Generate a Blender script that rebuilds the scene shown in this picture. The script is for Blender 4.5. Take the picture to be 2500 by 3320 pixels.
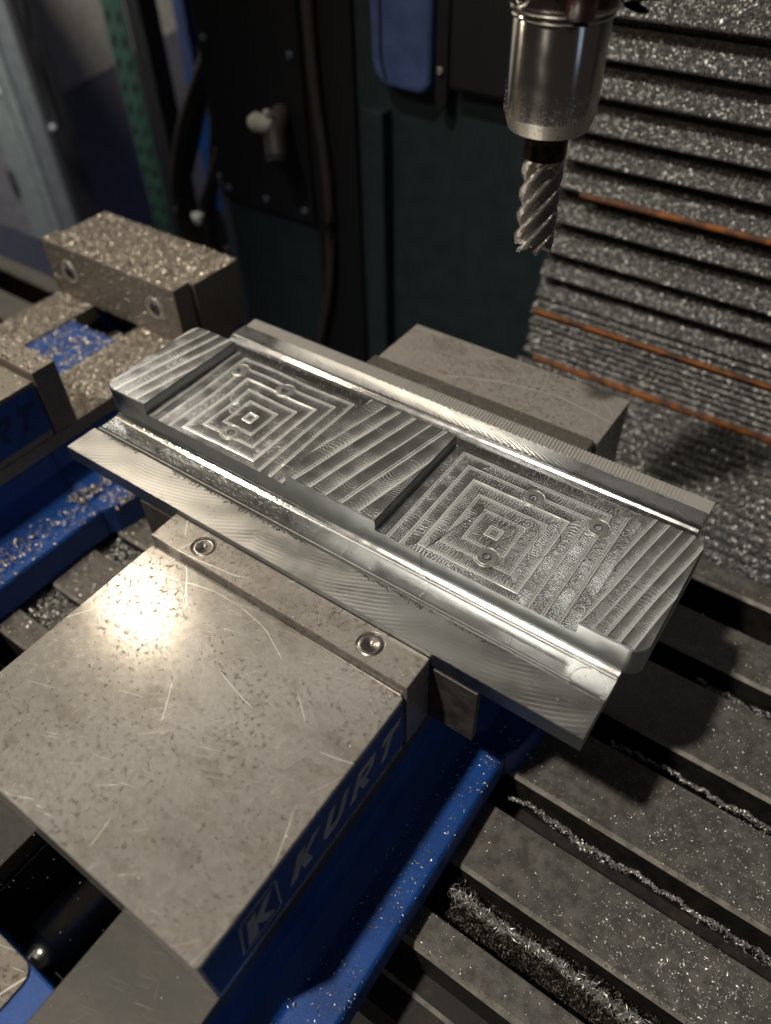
import bpy, bmesh, math, random
import numpy as np
from mathutils import Vector, Matrix

# ------------------------------------------------------------------ reset
for o in list(bpy.data.objects):
    bpy.data.objects.remove(o)
scene = bpy.context.scene
col = scene.collection
random.seed(7)
rng = np.random.default_rng(11)
MM = 0.001

# ------------------------------------------------------------------ camera
cam_d = bpy.data.cameras.new('camera')
cam = bpy.data.objects.new('camera', cam_d)
col.objects.link(cam)
RX = Vector((0.81897038, 0.57352171, -0.01898329))
DN = Vector((0.40319081, -0.59865274, -0.69213587))
FW = Vector((-0.40831935, 0.55918489, -0.72151754))
m = Matrix.Identity(4)
for i in range(3):
    m[i][0] = RX[i]; m[i][1] = -DN[i]; m[i][2] = -FW[i]
m.translation = Vector((90.756, -133.755, 280.925)) * MM
cam.matrix_world = m
cam_d.sensor_fit = 'VERTICAL'
cam_d.sensor_height = 36.0
cam_d.lens = 26.453
cam_d.clip_start = 0.01
cam_d.clip_end = 50
cam_d.dof.use_dof = True
cam_d.dof.focus_distance = 0.350
cam_d.dof.aperture_fstop = 5.6
scene.camera = cam

# ------------------------------------------------------------------ world and lamps
w = bpy.data.worlds.new('World')
scene.world = w
w.use_nodes = True
bg = w.node_tree.nodes['Background']
bg.inputs[0].default_value = (1.0, 0.90, 0.80, 1)
bg.inputs[1].default_value = 0.024

def lamp(name, kind, loc, target, power, color, **kw):
    d = bpy.data.lights.new(name, kind)
    d.energy = power; d.color = color
    for k, v in kw.items(): setattr(d, k, v)
    o = bpy.data.objects.new(name, d); col.objects.link(o)
    o.location = Vector(loc) * MM
    o.rotation_euler = (Vector(target) * MM - o.location).to_track_quat('-Z', 'Y').to_euler()
    return o
# warm work lamp close on the left, above the second vise
lamp('work_lamp', 'AREA', (-392, 96, 335), (-170, 70, 0), 0.56, (1.0, 0.86, 0.66), shape='DISK', size=0.04)
# machine lamp further off, in front and a little to the left
lamp('machine_lamp', 'SPOT', (-460, -830, 1900), (-60, 40, 0), 120.0, (1.0, 0.93, 0.83), shadow_soft_size=0.05,
     spot_size=math.radians(36), spot_blend=1.0)
# unseen strips and wide panel, added for glints and sheen on the milled metal
lamp('added_strip_long', 'AREA', (-2000, 1000, 1400), (0, 80, 0), 2.0, (1.0, 0.98, 0.94), shape='RECTANGLE', size=0.04, size_y=2.6)
lamp('added_strip_cross', 'AREA', (-800, 520, 1550), (-100, 80, 0), 1.5, (1.0, 0.99, 0.94), shape='RECTANGLE', size=2.2, size_y=0.035)
lamp('added_sheen_panel', 'AREA', (-850, 1500, 1600), (-100, 90, 0), 0.32, (1.0, 0.85, 0.70), shape='RECTANGLE', size=2.4, size_y=1.3)
# cool daylight from the open workshop door on the right
lamp('door_light', 'AREA', (2300, -500, 1000), (-100, 250, 100), 1.2, (0.55, 0.7, 1.0), shape='RECTANGLE', size=0.4, size_y=1.4)
# unseen spot, added to brighten the wall and racks behind
lamp('added_backdrop_spot', 'SPOT', (-1150, 250, 1300), (-1780, 1200, -200), 320.0, (1.0, 0.97, 0.92), shadow_soft_size=0.2, spot_size=math.radians(56), spot_blend=0.6)

scene.view_settings.view_transform = 'Standard'
scene.view_settings.look = 'None'
scene.view_settings.exposure = 0
scene.view_settings.gamma = 1
scene.render.engine = 'CYCLES'
scene.cycles.max_bounces = 6

# ------------------------------------------------------------------ shader helper
class S:
    """wraps a node socket so that formulas can be written down"""
    def __init__(s, g, sock): s.g = g; s.k = sock
    def _m(s, op, *a):
        n = s.g.nt.nodes.new('ShaderNodeMath'); n.operation = op
        for i, v in enumerate((s,) + a):
            if isinstance(v, S): s.g.nt.links.new(v.k, n.inputs[i])
            else: n.inputs[i].default_value = v
        return S(s.g, n.outputs[0])
    def __add__(s, o): return s._m('ADD', o)
    def __radd__(s, o): return s._m('ADD', o)
    def __sub__(s, o): return s._m('SUBTRACT', o)
    def __rsub__(s, o): return (s * -1) + o
    def __mul__(s, o): return s._m('MULTIPLY', o)
    def __rmul__(s, o): return s._m('MULTIPLY', o)
    def __truediv__(s, o): return s._m('DIVIDE', o)
    def abs(s): return s._m('ABSOLUTE')
    def max(s, o): return s._m('MAXIMUM', o)
    def min(s, o): return s._m('MINIMUM', o)
    def fract(s): return s._m('FRACT')
    def sin(s): return s._m('SINE')
    def sqrt(s): return s._m('SQRT')
    def pow(s, p): return s._m('POWER', p)
    def gt(s, o): return s._m('GREATER_THAN', o)
    def clamp(s):
        r = s._m('ADD', 0.0); r.k.node.use_clamp = True; return r
    def ramp(s, a, b, lo=0.0, hi=1.0):
        n = s.g.nt.nodes.new('ShaderNodeMapRange'); n.interpolation_type = 'SMOOTHSTEP'
        s.g.nt.links.new(s.k, n.inputs[0])
        n.inputs[1].default_value = a; n.inputs[2].default_value = b
        n.inputs[3].default_value = lo; n.inputs[4].default_value = hi
        return S(s.g, n.outputs[0])

class G:
    def __init__(g, name, metallic=0.0, rough=0.5, color=(0.5, 0.5, 0.5), off=(0, 0, 0)):
        g.mat = bpy.data.materials.new(name); g.mat.use_nodes = True
        g.nt = g.mat.node_tree
        g.b = g.nt.nodes['Principled BSDF']
        g.b.inputs['Metallic'].default_value = metallic
        g.b.inputs['Roughness'].default_value = rough
        g.b.inputs['Base Color'].default_value = (*color, 1)
        tc = g.nt.nodes.new('ShaderNodeTexCoord')
        mp = g.nt.nodes.new('ShaderNodeMapping')
        mp.inputs['Scale'].default_value = (1000, 1000, 1000)
        mp.inputs['Location'].default_value = off
        g.nt.links.new(tc.outputs['Object'], mp.inputs[0])
        g.vec = mp.outputs[0]                       # millimetres
        sp = g.nt.nodes.new('ShaderNodeSeparateXYZ'); g.nt.links.new(g.vec, sp.inputs[0])
        g.x, g.y, g.z = (S(g, sp.outputs[i]) for i in range(3))
    def xyz(g, x, y, z=0.0):
        n = g.nt.nodes.new('ShaderNodeCombineXYZ')
        for i, v in enumerate((x, y, z)):
            if isinstance(v, S): g.nt.links.new(v.k, n.inputs[i])
            else: n.inputs[i].default_value = v
        return n.outputs[0]
    def noise(g, scale, vec=None, detail=3, rough=0.55, dist=0.0):
        n = g.nt.nodes.new('ShaderNodeTexNoise')
        n.inputs['Scale'].default_value = scale; n.inputs['Detail'].default_value = detail
        n.inputs['Roughness'].default_value = rough; n.inputs['Distortion'].default_value = dist
        g.nt.links.new(vec if vec is not None else g.vec, n.inputs['Vector'])
        return S(g, n.outputs[0])
    def mix(g, f, a, b):
        n = g.nt.nodes.new('ShaderNodeMix'); n.data_type = 'RGBA'
        if isinstance(f, S): g.nt.links.new(f.k, n.inputs[0])
        else: n.inputs[0].default_value = f
        for i, v in ((6, a), (7, b)):
            if isinstance(v, tuple): n.inputs[i].default_value = (*v, 1)
            else: g.nt.links.new(v, n.inputs[i])
        return n.outputs[2]
    def color(g, c): g.nt.links.new(c, g.b.inputs['Base Color'])
    def rough(g, s): g.nt.links.new(s.k, g.b.inputs['Roughness'])
    def metal(g, s): g.nt.links.new(s.k, g.b.inputs['Metallic'])
    def bump(g, h, strength=1.0):
        n = g.nt.nodes.new('ShaderNodeBump')
        n.inputs['Strength'].default_value = strength
        n.inputs['Distance'].default_value = MM      # height in millimetres
        g.nt.links.new(h.k, n.inputs['Height'])
        g.nt.links.new(n.outputs[0], g.b.inputs['Normal'])
    def scratch(g, ang, fine=3.0, long=0.04, thr=0.69, seed=0.0):
        c, s_ = math.cos(ang), math.sin(ang)
        wob = g.noise(0.012, g.xyz(g.x, g.y, seed), detail=0) * 14.0
        u = g.x * c + g.y * s_; v = g.y * c - g.x * s_ + wob
        n = g.noise(1.0, g.xyz(u * long + seed, v * fine, g.z), detail=1)
        k = g.noise(0.035, g.xyz(g.x + seed * 9, g.y, g.z), detail=1)
        return (n.ramp(thr, thr + 0.035) * k.ramp(0.48, 0.62))

# ------------------------------------------------------------------ materials
def ground_steel(name, off=(0, 0, 0), base=(0.39, 0.365, 0.325), seed=0.0, dirt=1.0, rough=(0.19, 0.27), metallic=0.26):
    g = G(name, metallic=metallic, off=off)
    big = g.noise(0.03, g.xyz(g.x + seed, g.y, g.z), detail=4)
    mid = g.noise(0.25, g.xyz(g.x + seed, g.y, g.z), detail=5, rough=0.65)
    fine = g.noise(0.42, detail=5, rough=0.75)
    c = g.mix(mid.ramp(0.3, 0.75), tuple(v * 0.90 for v in base), base)
    clus = big.ramp(0.38, 0.58)
    spk = (fine.ramp(0.52, 0.60) * clus * 0.75 * dirt + fine.ramp(0.60, 0.66) * 0.6 * dirt).clamp()
    smear = g.noise(0.045, g.xyz(g.x * 0.7 + seed, g.y * 1.3, 9.0), detail=6, rough=0.7).ramp(0.50, 0.66) * 0.45 * dirt
    c = g.mix(smear, c, (0.20, 0.175, 0.14))
    c = g.mix(spk, c, (0.12, 0.10, 0.08))
    rust = g.noise(0.06, g.xyz(g.x + 40 + seed, g.y, g.z), detail=6, rough=0.75).ramp(0.52, 0.66) * 0.42 * dirt * mid.ramp(0.35, 0.6)
    c = g.mix(rust, c, (0.21, 0.16, 0.105))
    sc = (g.scratch(0.35, seed=1.0) + g.scratch(1.25, seed=5.0, thr=0.72) + g.scratch(-0.5, seed=9.0, thr=0.73) + g.scratch(2.1, fine=2.0, seed=13.0, thr=0.73))
    # circular rub marks
    dx = g.x + 95.0; dy = g.y + 20.0
    r = (dx * dx + dy * dy).sqrt()
    at = g.nt.nodes.new('ShaderNodeMath'); at.operation = 'ARCTAN2'
    g.nt.links.new(dy.k, at.inputs[0]); g.nt.links.new(dx.k, at.inputs[1])
    arc = g.noise(1.0, g.xyz(S(g, at.outputs[0]) * 3.0, r * 2.0, seed), detail=1).ramp(0.70, 0.74) * g.noise(0.04, detail=1).ramp(0.5, 0.6)
    # long curved scratches left by sliding parts
    for i_, (ax_, ay_, ar_, lo_) in enumerate(((-150, -60, 92, .50), (-158, -52, 96, .52), (-60, 60, 118, .52), (-190, -10, 140, .54), (-20, -160, 96, .50), (-95, -180, 110, .54), (-240, 40, 150, .52), (40, 30, 130, .53))):
        ex = g.x - ax_; ey = g.y - ay_
        rr = ((ex * ex + ey * ey).sqrt() - ar_ + g.noise(0.03, g.xyz(g.x, g.y, i_ * 7.0), detail=1) * 6.0 - 3.0).abs()
        arc = arc + rr.ramp(0.12, 0.42, 1.0, 0.0) * g.noise(0.028, g.xyz(g.x, g.y, i_ * 13.0 + 5.0), detail=1).ramp(lo_, lo_ + 0.06) * 0.8
    sc = (sc + arc * (1.0 if dirt >= 1.0 else 0.0)).clamp()
    c = g.mix(sc * (0.75 * dirt), c, (0.80, 0.76, 0.68))
    g.color(c)
    g.rough(mid.ramp(0.3, 0.75, rough[0], rough[1]) + spk * 0.18 + fine.ramp(0.35, 0.65, -0.03, 0.04))
    g.bump(fine * 0.010 + sc * -0.012 + mid * 0.02)
    return g.mat

def dark_steel(name, base=(0.10, 0.085, 0.07), rough=0.5, metallic=0.6):
    g = G(name, metallic=metallic, rough=rough)
    mid = g.noise(0.12, detail=5, rough=0.65); fine = g.noise(1.4, detail=4, rough=0.7)
    c = g.mix(mid.ramp(0.35, 0.7), tuple(v * 0.6 for v in base), base)
    c = g.mix(fine.ramp(0.62, 0.72) * 0.5, c, tuple(min(1, v * 1.9) for v in base))
    c = g.mix(g.noise(0.05, detail=6, rough=0.7).ramp(0.56, 0.7) * 0.3, c, (0.13, 0.07, 0.035))
    g.color(c); g.rough(mid.ramp(0.3, 0.7, rough - 0.08, rough + 0.12))
    g.bump(fine * 0.05 + mid * 0.1)
    return g.mat

def paint(name, base, rough=0.35, dust=0.25, bumpy=0.03):
    g = G(name, rough=rough, color=base)
    mid = g.noise(0.05, detail=5); fine = g.noise(1.1, detail=4, rough=0.7)
    c = g.mix(mid.ramp(0.3, 0.75), tuple(v * 0.7 for v in base), base)
    c = g.mix(fine.ramp(0.6, 0.72) * dust, c, (0.25, 0.24, 0.22))
    g.color(c); g.rough(fine.ramp(0.3, 0.7, rough - 0.05, rough + 0.15))
    g.bump(fine * bumpy + mid * 0.3)
    return g.mat

WOFF = (-84.0, 97.5, -2.5)          # root of the workpiece, so that shader x, y are bench millimetres
ALU = (0.77, 0.77, 0.75)

def alu_base(name, rough=0.2):
    g = G(name, metallic=1.0, rough=rough, color=ALU, off=WOFF)
    return g

def finish_alu(g, h, rough=0.2, tint=None):
    tint = tint or ALU
    fine = g.noise(3.0, detail=3, rough=0.7); mid = g.noise(0.12, detail=4)
    g.bump(h + fine * 0.008 + mid * 0.02)
    g.rough(mid.ramp(0.3, 0.7, rough - 0.03, rough + 0.04) + fine.ramp(0.4, 0.7, 0.0, 0.05))
    c = g.mix(fine.ramp(0.60, 0.70) * 0.15, tint, (0.40, 0.37, 0.33))
    c = g.mix(mid.ramp(0.45, 0.75) * 0.2, c, (0.62, 0.57, 0.50))
    at = g.nt.nodes.new('ShaderNodeAttribute'); at.attribute_name = 'ridge'
    r = S(g, at.outputs['Fac'])                     # crests of the tool marks, painted paler so they glint from any side
    g.color(g.mix(r, c, (0.95, 0.95, 0.93)))
    g.metal(1.0 - r * 0.8)
    g.rough(mid.ramp(0.3, 0.7, rough - 0.03, rough + 0.04) + fine.ramp(0.4, 0.7, 0.0, 0.05) + r * 0.30)
    return g.mat

def grain_mat(name, rough, along=0, amp=0.012, tint=None):
    g = alu_base(name)
    n = g.noise(1.0, g.xyz(g.x * (0.5 if along == 0 else 3.0), g.y * (3.0 if along == 0 else 0.5), g.z), detail=3)
    return finish_alu(g, n * amp, rough, tint)

def wall_mat():
    g = alu_base('sawn_side_aluminium')
    n = g.noise(1.0, g.xyz(g.x * 0.12, g.y * 0.12, g.z * 6.0), detail=3)
    n2 = g.noise(1.0, g.xyz(g.x * 2.5, g.y * 2.5, g.z * 0.25), detail=2)
    return finish_alu(g, n * 0.05 + n2 * 0.03, 0.36, (0.34, 0.365, 0.375))

M = {}
M['steel'] = ground_steel('worn_ground_steel')
M['steel_far'] = ground_steel('worn_jaw_steel', seed=70.0, dirt=0.7, base=(0.25, 0.22, 0.18), rough=(0.34, 0.44))
M['rail'] = ground_steel('bed_rail_steel', seed=140.0, dirt=0.25, base=(0.07, 0.064, 0.055), rough=(0.40, 0.5))
M['jaw'] = ground_steel('jaw_plate_steel', seed=200.0, dirt=1.1, base=(0.36, 0.33, 0.29), rough=(0.26, 0.36))
M['jaw_dark'] = ground_steel('fixed_jaw_plate_steel', seed=260.0, dirt=1.0, base=(0.24, 0.22, 0.195), rough=(0.24, 0.34), metallic=0.6)
M['side'] = dark_steel('shop_side_steel', base=(0.17, 0.15, 0.13), rough=0.5)
M['iron'] = dark_steel('oily_cast_iron', base=(0.20, 0.185, 0.165), rough=0.42, metallic=0.25)
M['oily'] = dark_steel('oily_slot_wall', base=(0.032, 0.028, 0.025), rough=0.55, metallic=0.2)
M['edge'] = dark_steel('pale_edge_steel', base=(0.50, 0.46, 0.40), rough=0.4, metallic=0.35)  # paler steel, given to the chamfered faces of the table
M['black'] = dark_steel('black_oxide_steel', base=(0.03, 0.028, 0.028), rough=0.42)
M['screw_steel'] = dark_steel('polished_screw_steel', base=(0.50, 0.47, 0.42), rough=0.25, metallic=1.0)
M['blue'] = paint('vise_blue_paint', (0.004, 0.078, 0.36), rough=0.45, dust=0.6, bumpy=0.09)
M['letter_dim'] = paint('grimy_letter_print', (0.012, 0.04, 0.14), rough=0.6, dust=0.3)
M['letter'] = paint('letter_grey_print', (0.62, 0.63, 0.62), rough=0.5, dust=0.1)
M['milled'] = grain_mat('milled_pocket_aluminium', 0.17)
M['channel'] = grain_mat('milled_channel_aluminium', 0.16, tint=(0.64, 0.63, 0.60))
M['sawn'] = grain_mat('face_milled_aluminium', 0.29, amp=0.02, tint=(0.40, 0.388, 0.362))
M['swept'] = grain_mat('swept_cut_aluminium', 0.28)
M['wall'] = wall_mat()
M['lip'] = grain_mat('sawn_lip_aluminium', 0.42, tint=(0.62, 0.60, 0.56)); M['lip'].node_tree.nodes['Principled BSDF'].inputs['Specular IOR Level'].default_value = 0.5
for l_ in list(M['lip'].node_tree.links):
    if l_.to_socket.name == 'Metallic': M['lip'].node_tree.links.remove(l_)
M['lip'].node_tree.nodes['Principled BSDF'].inputs['Metallic'].default_value = 0.5
g_ = G('bright_screw', metallic=0.85, rough=0.33, color=(0.62, 0.62, 0.58)); g_.bump(g_.noise(2.5) * 0.03); M['bolt'] = g_.mat
g_ = G('blued_socket', metallic=0.9, rough=0.3, color=(0.06, 0.09, 0.12)); M['socket'] = g_.mat
g_ = G('turned_plug_steel', metallic=0.9, rough=0.3, color=(0.27, 0.25, 0.225)); M['plug'] = g_.mat
g_ = G('oiled_shaft_steel', metallic=1.0, rough=0.22, color=(0.30, 0.285, 0.26)); M['shaft'] = g_.mat
g_ = G('dark_burr', metallic=0.8, rough=0.5, color=(0.10, 0.085, 0.07)); M['burr'] = g_.mat
g_ = G('black_fibre', rough=0.5, color=(0.015, 0.012, 0.01)); M['hair'] = g_.mat

def chip_mat(name, c, rough):
    g = G(name, metallic=0.7, rough=rough)
    g.b.inputs['Metallic'].default_value = 0.6
    n = g.noise(0.4, detail=2)
    g.color(g.mix(n.ramp(0.35, 0.65), tuple(v * 0.55 for v in c), c))
    return g.mat
M['chip'] = chip_mat('aluminium_chips', (0.62, 0.60, 0.56), 0.42)
M['chip_warm'] = chip_mat('aluminium_chips_left', (0.66, 0.59, 0.50), 0.42)
M['chip_grey'] = chip_mat('aluminium_chips_cover', (0.66, 0.645, 0.62), 0.38)

# tool
g = G('turned_holder_steel', metallic=1.0, rough=0.24, color=(0.60, 0.57, 0.53))
tn = g.nt.nodes.new('ShaderNodeTangent'); tn.direction_type = 'RADIAL'; tn.axis = 'Z'
g.nt.links.new(tn.outputs[0], g.b.inputs['Tangent'])
g.b.inputs['Anisotropic'].default_value = 0.92; g.b.inputs['Anisotropic Rotation'].default_value = 0.25
g.rough(g.noise(0.2, detail=3).ramp(0.3, 0.7, 0.17, 0.21)); M['holder'] = g.mat
g = G('dull_nose_steel', metallic=0.9, rough=0.45, color=(0.42, 0.40, 0.36))
f_ = g.noise(0.9, detail=4)
g.color(g.mix(f_.ramp(0.58, 0.68), (0.42, 0.40, 0.36), (0.12, 0.10, 0.08))); g.bump(f_ * 0.04); M['nose'] = g.mat
g = G('heat_stained_shank', metallic=1.0, rough=0.25)
g.color(g.mix(g.noise(0.3, detail=2).ramp(0.4, 0.6), (0.03, 0.026, 0.025), (0.10, 0.065, 0.04))); M['shank'] = g.mat
g = G('dusty_carbide', metallic=0.85)
f_ = g.noise(1.6, detail=4, rough=0.7)
g.color(g.mix(f_.ramp(0.5, 0.66), (0.34, 0.32, 0.30), (0.66, 0.64, 0.60))); g.rough(f_.ramp(0.3, 0.7, 0.24, 0.45)); g.bump(f_ * 0.03); M['carbide'] = g.mat
M['dark_nut'] = dark_steel('dark_collet_nut', base=(0.12, 0.095, 0.08), rough=0.3, metallic=0.9)
M['red'] = paint('dark_red_plastic', (0.06, 0.004, 0.006), rough=0.3)

# cover and background
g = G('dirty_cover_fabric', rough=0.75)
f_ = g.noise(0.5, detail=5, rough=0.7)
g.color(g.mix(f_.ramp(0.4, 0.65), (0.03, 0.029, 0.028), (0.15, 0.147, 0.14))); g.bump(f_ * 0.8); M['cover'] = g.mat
g = G('orange_wiper_rubber', rough=0.6)
f_ = g.noise(0.08, detail=4)
g.color(g.mix(f_.ramp(0.4, 0.65), (0.10, 0.04, 0.018), (0.34, 0.11, 0.015))); M['orange'] = g.mat
M['teal'] = paint('dark_teal_machine_paint', (0.028, 0.045, 0.052), rough=0.45, dust=0.05)
M['navy'] = paint('dull_blue_cover_paint', (0.085, 0.125, 0.30), rough=0.35, dust=0.06)
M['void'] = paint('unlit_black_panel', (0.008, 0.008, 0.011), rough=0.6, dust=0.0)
M['rubber'] = paint('black_hose_rubber', (0.05, 0.042, 0.043), rough=0.5, dust=0.05)
M['cream'] = paint('cream_wall_paint', (0.55, 0.51, 0.43), rough=0.7, dust=0.05)
M['grey'] = paint('grey_wall_paint', (0.19, 0.18, 0.20), rough=0.7, dust=0.05)
M['panel'] = paint('pale_green_grey_panel', (0.13, 0.15, 0.15), rough=0.5, dust=0.1)
M['green'] = paint('dark_green_rack_paint', (0.02, 0.06, 0.045), rough=0.5, dust=0.05)
M['post_blue'] = paint('bright_blue_post_paint', (0.01, 0.10, 0.42), rough=0.5, dust=0.05)
M['pale'] = paint('off_white_plastic', (0.62, 0.62, 0.56), rough=0.5, dust=0.1)
M['trim'] = paint('blue_grey_trim_paint', (0.09, 0.12, 0.17), rough=0.4, dust=0.05)
M['glass'] = paint('grey_conduit', (0.085, 0.095, 0.105), rough=0.4, dust=0.05)
M['tray'] = paint('tray_blue_paint', (0.006, 0.035, 0.19), rough=0.5, dust=0.1)
M['floor'] = paint('shop_floor_blue', (0.01, 0.035, 0.17), rough=0.6, dust=0.1)
M['pad'] = ground_steel('stained_boss_steel', seed=330.0, dirt=1.5, base=(0.24, 0.21, 0.17), rough=(0.5, 0.6))

# ------------------------------------------------------------------ object helpers
def thing(name, label, cat, loc, group=None):
    o = bpy.data.objects.new(name, None); col.objects.link(o)
    o.empty_display_size = 0.02
    o.location = Vector(loc) * MM
    o['label'] = label; o['category'] = cat
    if group: o['group'] = group
    o['_r'] = list(loc)
    return o

class MB:
    def __init__(s): s.v = []; s.f = []; s.m = []; s.mi = 0; s.smooth = []
    def add(s, vs, fs, smooth=False):
        k = len(s.v); s.v += [tuple(p) for p in vs]
        for f in fs: s.f.append(tuple(i + k for i in f)); s.m.append(s.mi); s.smooth.append(smooth)
        return s
    def box(s, x0, x1, y0, y1, z0, z1):
        return s.add([(x0, y0, z0), (x1, y0, z0), (x1, y1, z0), (x0, y1, z0), (x0, y0, z1), (x1, y0, z1), (x1, y1, z1), (x0, y1, z1)],
                     [(0, 3, 2, 1), (4, 5, 6, 7), (0, 1, 5, 4), (1, 2, 6, 5), (2, 3, 7, 6), (3, 0, 4, 7)])
    def prism(s, poly, axis, a, b):
        """poly: 2-D points; axis 0 -> (y,z), 1 -> (x,z), 2 -> (x,y)"""
        def P(p, t):
            return {0: (t, p[0], p[1]), 1: (p[0], t, p[1]), 2: (p[0], p[1], t)}[axis]
        n = len(poly)
        area = sum(poly[i][0] * poly[(i + 1) % n][1] - poly[(i + 1) % n][0] * poly[i][1] for i in range(n))
        if (area < 0) != (axis == 1): poly = poly[::-1]
        vs = [P(p, a) for p in poly] + [P(p, b) for p in poly]
        fs = [tuple(range(n))[::-1], tuple(range(n, 2 * n))]
        fs += [(i, (i + 1) % n, n + (i + 1) % n, n + i) for i in range(n)]
        return s.add(vs, fs)
    def lathe(s, prof, cx, cy, seg=64, a0=0.0, smooth=True):
        vs = []; fs = []
        for r, z in prof:
            for i in range(seg):
                a = a0 + 2 * math.pi * i / seg
                vs.append((cx + r * math.cos(a), cy + r * math.sin(a), z))
        for j in range(len(prof) - 1):
            for i in range(seg):
                k = (i + 1) % seg
                fs.append((j * seg + i, j * seg + k, (j + 1) * seg + k, (j + 1) * seg + i))
        return s.add(vs, fs, smooth)
    def tube(s, pts, r, seg=10, cap=True):
        pts = [Vector(p) for p in pts]; n = len(pts); vs = []; fs = []
        up = Vector((0, 0, 1))
        for i, p in enumerate(pts):
            t = (pts[min(i + 1, n - 1)] - pts[max(i - 1, 0)]).normalized()
            a = t.cross(up)
            if a.length < 0.05: a = t.cross(Vector((1, 0, 0)))
            a.normalize(); b = t.cross(a)
            rr = r[i] if isinstance(r, (list, tuple)) else r
            for k in range(seg):
                q = 2 * math.pi * k / seg
                vs.append(p + a * (rr * math.cos(q)) + b * (rr * math.sin(q)))
        for i in range(n - 1):
            for k in range(seg):
                l = (k + 1) % seg
                fs.append((i * seg + k, i * seg + l, (i + 1) * seg + l, (i + 1) * seg + k))
        s.add(vs, fs, True)
        if cap: s.add(vs[:seg], [tuple(range(seg))]); s.add(vs[-seg:], [tuple(range(seg))[::-1]])
        return s
    def build(s, name, mats, root=None, parent=None, bevel=0, seg=2, kind=None, label=None, fix=True):
        me = bpy.data.meshes.new(name)
        r = Vector(root['_r']) if root else Vector((0, 0, 0))
        me.from_pydata([((p[0] - r[0]) * MM, (p[1] - r[1]) * MM, (p[2] - r[2]) * MM) for p in s.v], [], s.f)
        if not isinstance(mats, (list, tuple)): mats = [mats]
        for x in mats: me.materials.append(x)
        me.polygons.foreach_set('material_index', s.m)
        me.polygons.foreach_set('use_smooth', s.smooth)
        if fix:
            bm = bmesh.new(); bm.from_mesh(me); bmesh.ops.recalc_face_normals(bm, faces=bm.faces); bm.to_mesh(me); bm.free()
        me.update()
        o = bpy.data.objects.new(name, me); col.objects.link(o)
        if parent is None: parent = root
        if parent is not None: o.parent = parent
        if bevel:
            b = o.modifiers.new('bevel', 'BEVEL'); b.width = bevel * MM; b.segments = seg
            b.limit_method = 'ANGLE'; b.angle_limit = math.radians(35)
        if kind: o['kind'] = kind
        if label: o['label'] = label
        return o

def tag(o, label, cat=None, kind=None, group=None):
    o['label'] = label
    if cat: o['category'] = cat
    if kind: o['kind'] = kind
    if group: o['group'] = group
    return o

def rounded(x0, x1, y0, y1, r, n=6, corners=(1, 1, 1, 1)):
    pts = []
    cs = [((x0 + r, y0 + r), 180), ((x1 - r, y0 + r), 270), ((x1 - r, y1 - r), 0), ((x0 + r, y1 - r), 90)]
    raw = [(x0, y0), (x1, y0), (x1, y1), (x0, y1)]
    for i, ((cx, cy), a) in enumerate(cs):
        if not corners[i]: pts.append(raw[i]); continue
        for k in range(n + 1):
            t = math.radians(a + 90 * k / n); pts.append((cx + r * math.cos(t), cy + r * math.sin(t)))
    return pts

# ================================================================== THE SETTING
# ---- machine table with T-slots
ZT = -117.0
lands = [(-50.5, -32.6), (-7.2, 30.0), (50.0, 96.0), (114.3, 162.5), (180.5, 214.0), (241.0, 260.0)]
prof = [(-50.5, -150.0), (-50.5, ZT - 3.6), (-48.0, ZT)]
for i, (a, b) in enumerate(lands):
    if i: prof += [(a, -150.0), (a, ZT - 2.2), (a + 2.0, ZT)]
    prof += [(b - 0.6, ZT), (b, ZT - 0.8)]
    if i < len(lands) - 1: prof += [(b, -150.0)]
prof += [(260.0, -210.0), (-75.0, -210.0), (-75.0, -152.0), (-62.0, -152.0), (-60.0, -150.0)]
tb = MB(); tb.prism(prof, 0, -900.0, 620.0)
tb_o = tb.build('machine_table', [M['iron'], M['oily'], M['edge']])
for p_ in tb_o.data.polygons:
    zc = sum(tb_o.data.vertices[i].co.z for i in p_.vertices) / len(p_.vertices) / MM
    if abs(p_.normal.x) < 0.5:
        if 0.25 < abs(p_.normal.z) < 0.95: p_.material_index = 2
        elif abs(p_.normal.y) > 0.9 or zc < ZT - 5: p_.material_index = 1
tag(tb_o, 'dark iron machine table with long T slots full of chips', kind='structure')

# ---- column, and the dark bay beside it
c = MB(); c.prism(rounded(-598, 420, 500, 900, 10), 2, -900, 320)
tag(c.build('machine_column', M['teal']), 'dark teal machine column behind the vises', kind='structure')
f = MB(); f.box(-4200, 1500, 262, 3200, -960, -950)
tag(f.build('shop_floor', M['floor']), 'dark floor far below behind the machine', kind='structure')
f = MB(); f.box(-1400, -615, 263, 402, -260, -200)
tag(f.build('blue_chip_tray', M['tray'], bevel=3), 'deep blue tray behind the table at the left', 'tray')
# far wall, cream above and grey below
d0 = Vector((-0.31, 0.95, 0)).normalized(); p0 = Vector((-1734, 1136, 0)); nn = Vector((-d0.y, d0.x, 0))
def wallbox(a, b, z0, z1, th, off=0.0):
    q = []
    for z in (z0, z1):
        for s_, t_ in ((a, off), (b, off), (b, off + th), (a, off + th)):
            v = p0 + d0 * s_ + nn * t_; q.append((v.x, v.y, z))
    return q, [(0, 3, 2, 1), (4, 5, 6, 7), (0, 1, 5, 4), (1, 2, 6, 5), (2, 3, 7, 6), (3, 0, 4, 7)]
wm = MB(); wm.add(*wallbox(-1500, 2600, -950, -318, 60))
o = wm.build('workshop_wall', M['grey']); tag(o, 'far workshop wall, cream above and grey below', kind='structure')
wm = MB(); wm.add(*wallbox(-1500, 2600, -318, 900, 60, 2))
wm.build('cream_upper_wall', M['cream'], parent=o)

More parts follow.
